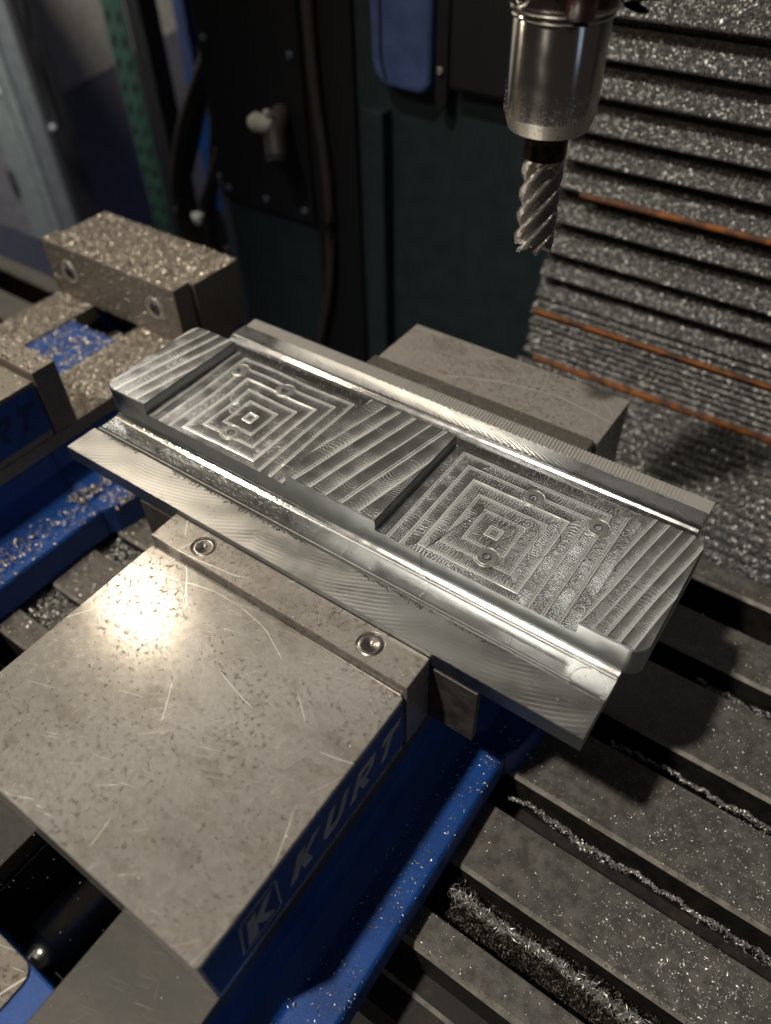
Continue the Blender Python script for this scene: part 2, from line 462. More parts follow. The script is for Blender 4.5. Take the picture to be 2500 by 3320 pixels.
# ================================================================== VISES
def letters(root, parent):
    """block letters on the side of the movable jaw, in the plane x = 0"""
    sh = 0.42; z0 = -29.5; h = 17.5; LM = M['letter'] if root['_dy'] == 0 else M['letter_dim']
    def put(name, polys, y0, w, zz=z0, hh=h, s_=sh):
        b = MB()
        for poly in polys:
            b.prism([(y0 + u * w + v * hh * s_, zz + v * hh) for u, v in poly], 0, 0.0 + root['_dx'], 0.25 + root['_dx'])
        b.build(name, LM, root, parent)
    D = root['_dy']
    put('letter_k', [[(0, 0), (.34, 0), (.34, .40), (.34, .62), (.34, 1), (0, 1)], [(.34, .40), (.66, 0), (1.05, 0), (.56, .55), (.34, .62)], [(.34, .62), (.56, .55), (1.02, 1), (.66, 1)]], -79 + D, 13.5)
    put('letter_u', [[(0, .25), (.3, .32), (.3, 1), (0, 1)], [(.7, .32), (1, .25), (1, 1), (.7, 1)], [(0, .25), (.12, .06), (.26, 0), (.74, 0), (.88, .06), (1, .25), (.7, .32), (.64, .26), (.36, .26), (.3, .32)]], -59.5 + D, 13)
    put('letter_r', [[(0, 0), (.3, 0), (.3, 1), (0, 1)], [(.3, 1), (.3, .78), (.66, .78), (.70, .70), (1, .72), (.98, .88), (.86, 1)],
                     [(.3, .36), (.66, .36), (1, .5), (1, .72), (.70, .70), (.66, .58), (.3, .58)], [(.36, .36), (.72, 0), (1.08, 0), (.66, .36)]], -40.5 + D, 13)
    put('letter_t', [[(.33, 0), (.66, 0), (.66, .74), (.33, .74)], [(0, .74), (1, .74), (1, 1), (0, 1)]], -22.5 + D, 12.5)
    # emblem: slanted frame with a winged K inside
    b = MB(); ex = root['_dx']
    def thin(p, q, wd=0.5):
        p = Vector((p[0], p[1])); q = Vector((q[0], q[1])); t = (q - p).normalized(); n_ = Vector((-t.y, t.x)) * wd
        b.prism([tuple(p + n_), tuple(q + n_), tuple(q - n_), tuple(p - n_)], 0, ex, ex + 0.2)
    y = lambda v: v + D
    thin((y(-106), -33), (y(-103), -9)); thin((y(-102.3), -8.3), (y(-84.5), -8.3)); thin((y(-84), -9), (y(-85), -33)); thin((y(-85.6), -33.6), (y(-105), -33.6))
    b.prism([(y(-103), -31), (y(-97.5), -31), (y(-96.5), -23), (y(-92.5), -30.5), (y(-88), -30.5), (y(-93), -21.5), (y(-86.5), -11), (y(-91.5), -12.5), (y(-96.5), -18.5), (y(-95.5), -12), (y(-100), -12)], 0, ex, ex + 0.25)
    b.build('emblem', LM, root, parent)

def drill(o, root, centres, r, z0, z1):
    c_ = MB()
    for (x, y) in centres:
        c_.prism([(x + r * math.cos(2 * math.pi * i / 40), y + r * math.sin(2 * math.pi * i / 40)) for i in range(40)], 2, z0, z1)
    cut = c_.build('cutter', M['jaw'], root)
    md = o.modifiers.new('bool', 'BOOLEAN'); md.operation = 'DIFFERENCE'; md.object = cut; md.solver = 'EXACT'
    dg = bpy.context.evaluated_depsgraph_get(); dg.update()
    me = bpy.data.meshes.new_from_object(o.evaluated_get(dg))
    o.modifiers.clear(); o.data = me
    bpy.data.objects.remove(cut)

def make_vise(dx, dj, label, top, plugs):
    R = thing('milling_vise', label, 'vise', (dx - 76, 60, ZT), 'blue machine vises bolted to the table')
    R['_dx'] = dx; R['_dy'] = dj
    X = lambda v: v + dx
    # painted bed with flange
    b = MB()
    sec = [(X(-0.9), -55), (X(-1.2), -72), (X(3), -84), (X(12), -91.5), (X(31.5), -92), (X(33.2), -94), (X(33.2), ZT + .2), (X(-185.2), ZT + .2), (X(-185.2), -94), (X(-183.5), -92), (X(-164), -91.5), (X(-155), -84), (X(-151), -72), (X(-151.3), -55)]
    # two side castings and a floor leave the slot open
    right = [(X(-0.9), -55), (X(-1.2), -72), (X(3), -84), (X(12), -91.5), (X(31.5), -92), (X(33.2), -94), (X(33.2), ZT + .2), (X(-54), ZT + .2), (X(-54), -55)]
    left = [(X(-151.3), -55), (X(-151), -72), (X(-155), -84), (X(-164), -91.5), (X(-183.5), -92), (X(-185.2), -94), (X(-185.2), ZT + .2), (X(-109), ZT + .2), (X(-109), -55)]
    b.prism(right, 1, -205, 46); b.prism(left, 1, -205, 46)
    r2 = [(X(-0.9), -55), (X(-1.2), -72), (X(6), -84), (X(18), -91.5), (X(39.5), -92), (X(41.2), -94), (X(41.2), ZT + .2), (X(-54), ZT + .2), (X(-54), -55)]
    l2 = [(X(-151.3), -55), (X(-151), -72), (X(-158), -84), (X(-170), -91.5), (X(-194), -92), (X(-196), -94), (X(-196), ZT + .2), (X(-109), ZT + .2), (X(-109), -55)]
    r3 = [(min(x_, X(37)) if x_ > X(20) else x_, z_) for x_, z_ in r2]; l3 = [(max(x_, X(-189)) if x_ < X(-172) else x_, z_) for x_, z_ in l2]
    b.prism(r2, 1, 72, 112); b.prism(l2, 1, 72, 112)
    # tapered step between the two widths
    def loft(p, q, ya, yb):
        n = len(p); b.add([(a, ya, z) for a, z in p] + [(a, yb, z) for a, z in q], [(i, (i + 1) % n, n + (i + 1) % n, n + i) for i in range(n)])
    loft(right, r3, 46, 53); loft(left, l3, 46, 53); loft(r3, r2, 53, 72); loft(l3, l2, 53, 72)
    b.prism([(X(-0.9), -55), (X(-1.2), -72), (X(3), -100), (X(3), ZT + .2), (X(-54), ZT + .2), (X(-54), -55)], 1, 112, 240)
    b.prism([(X(-151.3), -55), (X(-151), -72), (X(-155), -100), (X(-155), ZT + .2), (X(-109), ZT + .2), (X(-109), -55)], 1, 112, 240)
    b.build('bed', M['blue'], R, bevel=0.9)
    b = MB(); b.box(X(-108.9), X(-54.1), -153, 239, ZT + .3, -100); b.build('slot_floor', M['black'], R)
    for xa in (-108.9, -56.0):
        b = MB(); b.box(X(xa), X(xa + 1.9), -153, 178, -99.9, -55.2); b.build('slot_liner', M['black'], R)
    for (a, c_) in ((-54, -0.5), (-151.9, -109)):
        b = MB(); b.box(X(a), X(c_), -204, 240, -54.9, -44); b.build('bed_rail', M['rail'] if dj == 0 else top, R, bevel=0.6)
    # screw housing between the rails at the front
    b = MB(); b.box(X(-108.8), X(-54.2), -204, -154.5, -116, -51); hs = b.build('screw_housing', M['blue'], R, bevel=1.2)
    b = MB(); b.prism(rounded(X(-101), X(-68), -196, -154.8, 6), 2, -51, -49.6); b.build('housing_pad', M['pad'], R, hs, bevel=0.4)
    b = MB(); b.tube([(X(-76), -154.4, -64), (X(-76), -151, -64), (X(-76), -146, -64), (X(-76), -145.9, -64), (X(-76), 170, -64)], [8, 8, 8.2, 12.0, 12.0], seg=48)
    b.build('lead_screw', M['shaft'], R)
    b = MB(); b.box(X(-108.2), X(-54.8), -9 + dj * 1.3, 98 + dj * 1.06, -75, -45.0); b.build('nut_cover', M['blue'], R, bevel=0.8)
    # movable jaw
    b = MB(); b.mi = 0; b.prism(rounded(X(-152.4), X(0), -121.5 + dj, 0.4 + dj, 2.0, n=3), 2, -43.6, 0)
    jaw = b.build('movable_jaw', [top], R, bevel=0.7)
    b = MB(); b.prism([(-120.0 + dj, -38.5), (-1.0 + dj, -38.5), (0.2 + dj, -37), (0.2 + dj, -16), (-1 + dj, -3.2), (-120.0 + dj, -3.2)], 0, X(-0.1), X(0.0) + 0.02)
    sp = b.build('side_panel', M['blue'], R, jaw)
    b = MB(); b.prism([(-120.0 + dj, -38.5), (-1.0 + dj, -38.5), (-1 + dj, -3.2), (-120.0 + dj, -3.2)], 0, X(-152.5), X(-152.3)); b.build('side_panel', M['blue'], R, jaw)
    letters(R, jaw)
    # movable jaw plate
    b = MB(); b.box(X(-153.6), X(0.2), 2.0 + dj, 19.6 + dj, -43.5, 5.0)
    b.box(X(-150), X(-2), 0.5 + dj, 1.9 + dj, -43.5, -1.5)
    mp = b.build('jaw_plate', M['jaw'] if dj == 0 else M['steel_far'], R)
    if plugs: drill(mp, R, [(-126, 11.3), (-25.3, 11.3)], 6.2, 4.0, 6.0)
    bv = mp.modifiers.new('bevel', 'BEVEL'); bv.width = 0.5 * MM; bv.segments = 2; bv.limit_method = 'ANGLE'; bv.angle_limit = math.radians(35)
    if plugs:
        for (px, py) in ((-126, 11.3), (-25.3, 11.3)):
            b = MB(); b.lathe([(0, 4.05), (0.9, 4.1), (1.1, 4.35), (2.2, 4.30), (2.4, 4.45), (3.6, 4.38), (3.8, 4.52), (5.3, 4.45), (5.6, 4.2), (6.25, 4.1)], X(px), py, 40)
            b.build('turned_plug', M['plug'], R, mp)
    # fixed jaw
    b = MB(); b.prism([(194.4, 0), (241.5, 0), (241.5, -52), (212, -60), (186, -60), (186, -43.9), (194.4, -43.9)], 0, X(-152.2), X(0.3))
    b.box(X(-148), X(-4), 192.9, 194.3, -40, -1.6)
    b.build('fixed_jaw', top, R, bevel=0.6)
    b = MB(); b.box(X(-152.6), X(-1.5), 176.2, 192.8, -43.7, 2.8)
    fp = b.build('jaw_plate', M['jaw_dark'] if dj == 0 else M['steel_far'], R, bevel=0.6)
    for px in (-126, -27):
        b = MB(); n = 28; prof_ = [(5.4, -0.10), (8.0, -0.10), (8.1, -0.55), (8.9, -0.45), (9.2, 0.3)]
        vs = []; fs = []
        for r_, d_ in prof_:
            for i in range(n):
                a = 2 * math.pi * i / n; vs.append((X(px) + r_ * math.cos(a), 175.9 + d_, -19 + r_ * math.sin(a)))
        for j in range(len(prof_) - 1):
            for i in range(n): fs.append((j * n + i, j * n + (i + 1) % n, (j + 1) * n + (i + 1) % n, (j + 1) * n + i))
        b.add(vs, fs, True); js = b.build('jaw_screw', M['lip'] if dj else M['side'], R, fp)
        b = MB(); b.add([(X(px) + 8.05 * math.cos(2 * math.pi * i / n), 175.95, -19 + 8.05 * math.sin(2 * math.pi * i / n)) for i in range(n)], [tuple(range(n))]); b.build('counterbore_shade', M['black'], R, js)  # flat black disc, the hole's dark depth put into its colour
        b = MB(); b.tube([(X(px), 175.9, -19), (X(px), 174.6, -19)], [5.2, 5.0], seg=24); b.build('screw_head', M['side'], R, js)
        b = MB(); b.tube([(X(px), 174.7, -19), (X(px), 174.5, -19)], 2.6, seg=6); b.build('hex_socket', M['black'], R, js)
    return R

v1 = make_vise(0.0, 0.0, 'blue sided steel vise in the foreground gripping the milled aluminium block', M['steel'], True)
v2 = make_vise(-318.6, 52.2, 'empty open vise at the left, covered in chips', M['steel_far'], False)

# parallels under the workpiece
for (y0, y1, x0, x1, lab) in ((19.9, 23.9, -184.2, 24.0, 'thin steel parallel sticking out under the front edge of the aluminium block'), (171.8, 175.8, -180, 10, 'thin steel parallel behind, under the rear edge of the aluminium block')):
    b = MB(); b.box(x0, x1, y0, y1, -43.6, -2.8)
    o = b.build('steel_parallel', M['side'], bevel=0.4); tag(o, lab, 'parallel bar', group='parallels under the workpiece')

# ================================================================== WORKPIECE
W = thing('milled_workpiece', 'long freshly milled aluminium block with two square spiral pockets, clamped in the front vise', 'workpiece', WOFF)
XL, XR = -238.4, 70.2
b = MB()
# cross-section of the base plate in (y, z)
front = [(19.8, 8.8), (38.9, 8.8), (39.6, 7.9), (41.0, 7.2), (43.6, 6.8), (48, 6.7), (52.5, 6.8), (55.0, 7.3), (56.4, 8.2)]
mid_ = [(57.2, 8.2), (130.8, 8.2)]
rear = [(132.0, 7.6), (135.0, 7.0), (141.0, 6.8), (148.0, 6.9), (151.0, 7.4), (152.8, 8.6), (154.4, 8.9), (156.0, 8.75), (165.2, 8.6)]
def strip(pts, mi, smooth=True):
    b.mi = mi
    b.add([(XL, y, z) for y, z in pts] + [(XR, y, z) for y, z in pts], [(i, len(pts) + i, len(pts) + i + 1, i + 1) for i in range(len(pts) - 1)], smooth)
strip(front[:2], 0, False); strip(front[1:], 1); strip([front[-1], mid_[0], mid_[1], rear[0]], 1, False); strip(rear[:7], 1); strip(rear[6:], 2, False)
# serrated rear lip
b.mi = 4
nx = 148; x = XL; pitch = (58.0 - XL) / nx
for i in range(nx):
    xa = XL + i * pitch; xb = xa + pitch * 0.66; xc = xa + pitch
    dpt = 0.42 * (1.0 if xa < -20 else max(0.35, 1 - (xa + 20) / 130.0)) * random.uniform(0.8, 1.15)
    sk = -0.9
    dpt *= 2.6; xg = xa + pitch * 0.40
    ring = [(xa, 8.2), (xa + 0.12, 8.2 - dpt), (xg - 0.1, 8.2 - dpt), (xg, 8.2), (xc, 8.15)]
    for (p, zp), (q, zq) in zip(ring[:-1], ring[1:]):
        b.add([(p, 165.4, zp), (q, 165.4, zq), (q + sk, 175.9, zq), (p + sk, 175.9, zp)], [(0, 1, 2, 3)])
b.add([(58, 165.4, 8.1), (XR, 165.4, 8.1), (XR, 175.9, 8.1), (57.1, 175.9, 8.1)], [(0, 1, 2, 3)])
b.add([(XL, 165.3, 8.6), (XR, 165.3, 8.6), (XR, 165.4, 7.2), (XL, 165.4, 7.2)], [(0, 1, 2, 3)])
# sides and underside
b.mi = 3
fz = [(19.8, 8.8), (19.8, 2.6), (20.2, 2.2), (20.2, -0.8), (21.8, -2.6)]
b.add([(XL, y, z) for y, z in fz] + [(XR, y, z) for y, z in fz], [(i, i + 1, len(fz) + i + 1, len(fz) + i) for i in range(len(fz) - 1)])
sec = front + mid_ + rear + [(165.4, 7.4), (175.9, 7.4), (175.9, -2.6), (21.8, -2.6), (20.2, -0.8), (20.2, 2.2), (19.8, 2.6)]
b.add([(XL, y, z) for y, z in sec], [tuple(range(len(sec)))]); b.add([(XR, y, z) for y, z in sec], [tuple(range(len(sec)))[::-1]])
b.add([(XL, 175.9, 7.9), (XR, 175.9, 7.9), (XR, 175.9, -2.6), (XL, 175.9, -2.6)], [(0, 1, 2, 3)])
b.add([(XL, 21.8, -2.6), (XR, 21.8, -2.6), (XR, 175.9, -2.6), (XL, 175.9, -2.6)], [(0, 1, 2, 3)])
base = b.build('base_plate', [M['sawn'], M['channel'], M['swept'], M['wall'], M['lip']], W, fix=False)
base_o = base
# ---- milled skins: fine height fields carrying the real tool marks
def vnoise(x, y, cell, seed):
    r = np.random.default_rng(int(seed)); T = r.uniform(0, 1, (256, 256))
    u = x / cell + 1000.0; v = y / cell + 1000.0
    i = np.floor(u).astype(int); j = np.floor(v).astype(int); fu = u - i; fv = v - j
    fu = fu * fu * (3 - 2 * fu); fv = fv * fv * (3 - 2 * fv)
    a = T[i % 256, j % 256]; b_ = T[(i + 1) % 256, j % 256]; c_ = T[i % 256, (j + 1) % 256]; d_ = T[(i + 1) % 256, (j + 1) % 256]
    return (a * (1 - fu) + b_ * fu) * (1 - fv) + (c_ * (1 - fu) + d_ * fu) * fv
def hash1(k, seed):
    t = np.sin(k * 12.9898 + seed * 78.233) * 43758.5453
    return t - np.floor(t)
LAST = {}
def lanes(u, v, pitch, rad, wave, amp, seed, cusp=0.20):
    q = v / pitch; k = np.floor(q); fr = q - k; t = (fr - 0.5) * pitch
    arcr = np.sqrt(np.maximum(rad * rad - t * t, 0.1))
    nz = vnoise(u, v, 9.0, seed) * 2.5
    d1 = np.where(hash1(k, 3 + seed) > 0.35, 1.0, -1.0)
    ph = (u + d1 * arcr + nz + hash1(k, 1) * 5) * (6.2832 / wave)
    ph2 = (u - d1 * arcr + nz * 1.4 + hash1(k, 2) * 5) * (6.2832 / (wave * 1.41))
    m1 = np.clip((vnoise(u, k * 31.0, 7.0, seed + 1) - 0.25) * 2.2, 0.15, 1)
    m2 = np.clip((vnoise(u, k * 17.0, 10.0, seed + 2) - 0.4) * 2.4, 0, 1)
    amp = amp * 1.5; h = amp * m1 * np.sin(ph) + amp * 0.8 * m2 * np.sin(ph2)
    e = pitch * (0.5 - np.abs(fr - 0.5))                     # mm from the nearest ridge
    kk = np.round(q)
    w_ = 0.21 + 0.10 * hash1(kk, 5)
    ch = cusp * (0.45 + 0.75 * hash1(kk, 6)) * (0.65 + 0.6 * vnoise(u, kk * 13.0, 6.0, seed + 4))
    beads = 1 + 0.55 * np.sin(u * 6.2832 / 1.25 + kk) * (hash1(kk, 8) > 0.55)
    h = h + ch * beads * np.exp(-(e / w_) ** 2)
    a1 = np.clip(np.sin(ph), 0, 1) ** 2 * m1 * 0.28 + np.clip(np.sin(ph2), 0, 1) ** 2 * m2 * 0.20 + 0.30 * fr ** 3 * (0.3 + hash1(k, 12))
    rr_ = np.exp(-(e / 0.30) ** 2) * (0.8 + 0.3 * hash1(kk, 6)) * np.clip(beads, 0.3, 1)
    e2 = np.abs(t - pitch * (0.5 - 0.16)); two = hash1(k, 14) > 0.4
    rr_ = np.maximum(rr_, 0.6 * two * np.exp(-(e2 / 0.25) ** 2)); h = h + 0.07 * two * np.exp(-(e2 / 0.22) ** 2)
    LAST['r'] = np.clip(np.maximum(a1 * (0.5 + vnoise(u, v, 20.0, seed + 40)), rr_), 0, 1)  # glints of crests, arcs and lane sides, carried into the colour
    h = h + t * (hash1(k, 9) - 0.5) * 0.035 + (t / pitch) ** 2 * 0.22 * (0.2 + hash1(k, 11))
    return h
def rings(x, y, lst):
    h = 0 * x
    for (cx, cy, r, d) in lst:
        rr = np.hypot(x - cx, y - cy)
        h = h - d * np.exp(-((rr - r) / 0.35) ** 2) + d * 0.4 * np.sin(rr * 5.0) * (rr < r)
    return h
def pocket_h(cx, cy, warp, rl, seed):
    def f(x, y):
        wx = (vnoise(x, y, 30.0, seed + 20) - 0.5) * warp; wy = (vnoise(x, y, 30.0, seed + 21) - 0.5) * warp
        X_ = x - cx + wx; Y_ = y - cy + wy; ax = np.abs(X_); ay = np.abs(Y_); d = np.maximum(ax, ay)
        u = np.where(ax > ay, y, x)
        return lanes(u, d + 4.1, 7.5, 6.5, 1.35, 0.020, seed) + rings(x, y, rl) + 0.10
    return f
def stripe_h(x0, slant, pitch, wave, seed, cusp=0.18):
    def f(x, y): return lanes(y, x - x0 - (y - 94.0) * slant + 400 * pitch + (vnoise(x, y, 40.0, seed + 3) - 0.5) * 1.5, pitch, 7.5, wave, 0.017, seed, cusp) + 0.08
    return f
def skin(name, x0, x1, y0, y1, z, hf, mat, parent, step=0.24, clip=None, label=None):
    nx = int((x1 - x0) / step) + 1; ny = int((y1 - y0) / step) + 1
    gx = np.linspace(x0, x1, nx); gy = np.linspace(y0, y1, ny)
    Xg, Yg = np.meshgrid(gx, gy, indexing='ij')
    LAST['r'] = np.zeros_like(Xg)
    Z = (z(Xg, Yg) if callable(z) else z) + hf(Xg, Yg)
    # the rim meets the surrounding metal
    V = np.stack([Xg, Yg, Z], -1).reshape(-1, 3) - np.array(WOFF)
    I = (np.arange(nx - 1)[:, None] * ny + np.arange(ny - 1)[None, :])
    F = np.stack([I, I + ny, I + ny + 1, I + 1], -1).reshape(-1, 4)
    if clip is not None:
        cxm = (Xg[:-1, :-1] + step / 2).ravel(); cym = (Yg[:-1, :-1] + step / 2).ravel()
        F = F[clip(cxm, cym)]
    me = bpy.data.meshes.new(name)
    me.vertices.add(len(V)); me.vertices.foreach_set('co', (V * MM).astype(np.float32).ravel())
    me.loops.add(F.size); me.loops.foreach_set('vertex_index', F.astype(np.int32).ravel())
    me.polygons.add(len(F)); me.polygons.foreach_set('loop_start', np.arange(0, F.size, 4, dtype=np.int32))
    me.polygons.foreach_set('use_smooth', np.ones(len(F), bool))
    me.update(calc_edges=True); me.materials.append(mat)
    at = me.attributes.new('ridge', 'FLOAT', 'POINT'); at.data.foreach_set('value', LAST['r'].astype(np.float32).ravel())
    o = bpy.data.objects.new(name, me); col.objects.link(o); o.parent = parent
    if label: o['label'] = label
    return o
def corner_clip(xc, sgn, r=6.4):
    def f(x, y):
        ok = np.ones(len(x), bool)
        for yc, sy in ((57.6 + r, -1), (130.3 - r, 1)):
            dx = (x - (xc - sgn * r)) * sgn; dy = (y - yc) * sy
            ok &= ~((dx > 0) & (dy > 0) & (dx * dx + dy * dy > (r + .05) ** 2))
        return ok
    return f
def SURF():
    P_, U_ = base_o, top_o
    skin('pocket_floor', -211.9, -110.1, 57.0, 130.9, FZ, pocket_h(-161.0, 87.0, 1.6, [(-182, 120, 7, .09), (-176, 99, 8.5, .09), (-172, 90, 6, .06), (-139, 74, 6.5, .06), (-118, 62, 6, .07)], 31), M['milled'], U_, label='left pocket floor with swirling square tool marks')
    skin('pocket_floor', -54.9, 47.9, 57.0, 130.9, FZ, pocket_h(-7.7, 87.0, 0.5, [(-27, 117, 8.5, .06), (-25, 106, 6.5, .05), (-9, 92, 9, .04)], 47), M['milled'], U_, label='right pocket floor with neat nested square tool marks')
    skin('raised_face', -244.0, -212.2, 57.6, 130.3, TZ, stripe_h(-230.4, 0.16, 8.6, 1.4, 52, .16), M['milled'], U_, clip=corner_clip(-244.0, -1))
    skin('raised_face', -109.8, -55.3, 57.6, 130.3, TZ, stripe_h(-97.0, 0.195, 9.8, 1.5, 64), M['milled'], U_)
    skin('raised_face', 48.3, 76.4, 57.6, 130.3, TZ, stripe_h(65.2, 0.155, 5.8, 1.3, 77, .17), M['milled'], U_, clip=corner_clip(76.4, 1))
    def prof_z(pts):
        ys = np.array([p[0] for p in pts]); zs = np.array([p[1] for p in pts])
        return lambda x, y: np.interp(y, ys, zs) + 0.04
    def chan(x, y):
        t = y - 48.0; ph = (x + np.sqrt(np.maximum(84.0 - t * t, 0.5)) + vnoise(x, y, 12, 5) * 3) * 6.2832 / 1.1
        m_ = np.clip((vnoise(x, y, 18, 6) - 0.3) * 2, 0.05, 1)
        LAST['r'] = 0.25 * m_ * np.clip(np.sin(ph), 0, 1) ** 2 + 0.8 * np.exp(-((y - 53.4) / 0.25) ** 2) + 0.6 * np.exp(-((y - 42.0) / 0.3) ** 2)
        LAST['r'] = np.clip(LAST['r'], 0, 1)
        pits = np.clip((vnoise(x, y, 1.3, 9) - 0.62) * 4, 0, 1) * np.clip((-60 - x) / 80, 0.05, 1)
        h = 0.012 * m_ * np.sin(ph) - 0.07 * pits
        h = h + 0.05 * np.exp(-((y - 53.4) / 0.25) ** 2) + 0.04 * np.exp(-((y - 54.6) / 0.2) ** 2) + 0.04 * np.exp(-((y - 42.2) / 0.3) ** 2)
        for (cx, cy, r) in ((-198, 47, 7), (-180, 48, 7.5), (-158, 47.5, 7), (-72, 46.5, 6.5), (-28, 47, 8)):
            rr = np.hypot(x - cx, y - cy); h = h - 0.05 * np.exp(-((rr - r) / 0.4) ** 2) * (x > cx - 2)
        rr = np.hypot(x - 61.0, y - 45.2)
        base_ = np.interp(y, [p[0] for p in front[1:]] + [57.2], [p[1] for p in front[1:]] + [8.2])
        h = np.where(rr < 7.3, np.minimum(base_ + h, 6.55 + 0.05 * np.sin(rr * 4)) - base_, h)
        return h
    skin('channel_floor', XL, 69.8, 38.95, 56.9, prof_z(front[1:] + [(57.2, 8.2)]), chan, M['channel'], P_)
    def chan_r(x, y):
        t = y - 142.0; ph = (x - np.sqrt(np.maximum(120.0 - t * t, 0.5)) + vnoise(x, y, 14, 15) * 3) * 6.2832 / 1.1
        return 0.010 * np.clip((vnoise(x, y, 20, 16) - 0.3) * 2, 0.05, 1) * np.sin(ph) + 0.03 * np.exp(-((y - 150.5) / 0.3) ** 2) * vnoise(x, y, 3, 8) * 2
    skin('channel_floor', XL, 69.8, 130.9, 154.3, prof_z([mid_[1]] + rear[:7]), chan_r, M['channel'], P_)
    def swept_h(x, y):
        t = y - 149.0; ph = (x + t * t * 0.115 + vnoise(x, y, 20, 22) * 3) * 6.2832 / 4.2
        k = np.clip((x + 212) / 25, 0.06, 1) * np.clip((8 - x) / 40, 0.08, 1)
        s_ = np.sin(ph); LAST['r'] = np.clip(s_, 0, 1) ** 1.3 * k * 0.9; saw = 0.5 * s_ + 0.22 * np.sin(2 * ph + 0.6)
        return 0.5 * k * saw + 0.03 * vnoise(x, y, 1.2, 23) + 0.42
    skin('swept_face', XL, 69.8, 154.4, 165.3, prof_z(rear[6:]), swept_h, M['swept'], P_)
    def ledge(x, y):
        xl = np.mod(x + 300, 97.0); dy = y - 98.0
        r = np.sqrt(xl * xl * 0.5 + dy * dy); ph = (r + vnoise(x, y, 15, 33) * 1.2) * 1.9
        m_ = np.clip((vnoise(x, y, 12, 34) - 0.3) * 2.0, 0.15, 1)
        LAST['r'] = 0.08 + 0.34 * m_ * np.clip(np.sin(ph * 1.6), 0, 1) ** 2 + 0.05 * np.sin(ph * 0.23)
        return 0.005 * m_ * np.sin(ph * 1.6) + 0.004 * np.sin(ph * 0.41) + 0.004 * vnoise(x, y, 0.8, 35) + 0.03
    skin('ledge_face', XL + .3, 69.9, 20.2, 38.9, 8.8, ledge, M['sawn'], P_, step=0.32)

# upper block
BX0, BX1, BY0, BY1 = -244.6, 77.0, 57.0, 130.9
FZ, TZ = 18.3, 25.0
b = MB(); b.mi = 1
outl = rounded(BX0, BX1, BY0, BY1, 7.0, n=8)
n = len(outl)
b.add([(x, y, 8.4) for x, y in outl] + [(x, y, FZ) for x, y in outl], [tuple(range(n))[::-1]] + [(i, (i + 1) % n, n + (i + 1) % n, n + i) for i in range(n)], False)
for (xa, xb, mi, cr) in ((-212, -110, 0, 0), (-55, 48, 2, 0)):
    b.mi = mi; b.add([(xa, BY0, FZ), (xb, BY0, FZ), (xb, BY1, FZ), (xa, BY1, FZ)], [(0, 1, 2, 3)])
topb = None
for (xa, xb, mi, cn) in ((BX0, -212, 3, (1, 0, 0, 1)), (-110, -55, 4, (0, 0, 0, 0)), (48, BX1, 5, (0, 1, 1, 0))):
    pl = rounded(xa, xb, BY0, BY1, 7.0, n=8, corners=cn); n = len(pl)
    cxm, cym = (xa + xb) / 2, (BY0 + BY1) / 2
    ins = []
    for i in range(n):
        p = Vector(pl[i]); a = Vector(pl[i - 1]); c_ = Vector(pl[(i + 1) % n])
        t1 = (p - a).normalized(); t2 = (c_ - p).normalized(); n1 = Vector((-t1.y, t1.x)); n2 = Vector((-t2.y, t2.x))
        k = (n1 + n2); k = k / max(0.3, k.dot(n1)); ins.append(p + k * 0.6)
    b.mi = 1
    b.add([(x, y, FZ) for x, y in pl] + [(x, y, TZ - 0.6) for x, y in pl], [(i, (i + 1) % n, n + (i + 1) % n, n + i) for i in range(n)], False)
    b.add([(x, y, TZ - 0.6) for x, y in pl] + [(q.x, q.y, TZ) for q in ins], [(i, (i + 1) % n, n + (i + 1) % n, n + i) for i in range(n)], False)
    b.mi = mi; b.add([(q.x, q.y, TZ) for q in ins], [tuple(range(n))])
top_o = b.build('upper_block', [M['milled'], M['wall'], M['milled'], M['milled'], M['milled'], M['milled']], W, fix=False)
SURF()

# countersunk screws in the pocket floors
for i, (sx, sy, rot) in enumerate(((-196.2, 117.2, .3), (-161.0, 116.6, 1.0), (-161.6, 71.8, .1), (-3.1, 117.8, .8), (31.3, 117.0, .4), (-3.2, 72.2, .2))):
    b = MB(); hexr = 1.75; sg = 48
    b.lathe([(2.0, 18.62), (4.7, 18.66), (4.95, 18.60), (5.0, 18.30), (5.45, 18.30)], sx, sy, sg)
    b.lathe([(5.45, 18.30), (5.5, 18.58), (6.0, 18.60), (6.1, 18.44)], sx, sy, sg)
    so = b.build('countersunk_screw', M['bolt'], W)
    b = MB(); b.lathe([(2.05, 18.62), (1.75, 18.5), (1.7, 16.9), (0.05, 16.6)], sx, sy, 6, a0=rot, smooth=False)
    b.lathe([(2.0, 18.63), (2.3, 18.625)], sx, sy, 24, smooth=False)
    b.build('hex_socket', M['socket'], W, so)
    b = MB()
    for k in range(5):        # stamped grade marks, worn beyond reading
        a = rot + 3.6 + k * 0.28
        cx_, cy_ = sx + 3.7 * math.cos(a), sy + 3.7 * math.sin(a); t = Vector((-math.sin(a), math.cos(a))); r_ = Vector((math.cos(a), math.sin(a)))
        q = [Vector((cx_, cy_)) + t * s1 * 0.22 + r_ * s2 * 0.6 for s1, s2 in ((-1, -1), (1, -1), (1, 1), (-1, 1))]
        b.prism([tuple(v) for v in q], 2, 18.62, 18.74)
    b.build('stamped_marks', M['socket'], W, so)

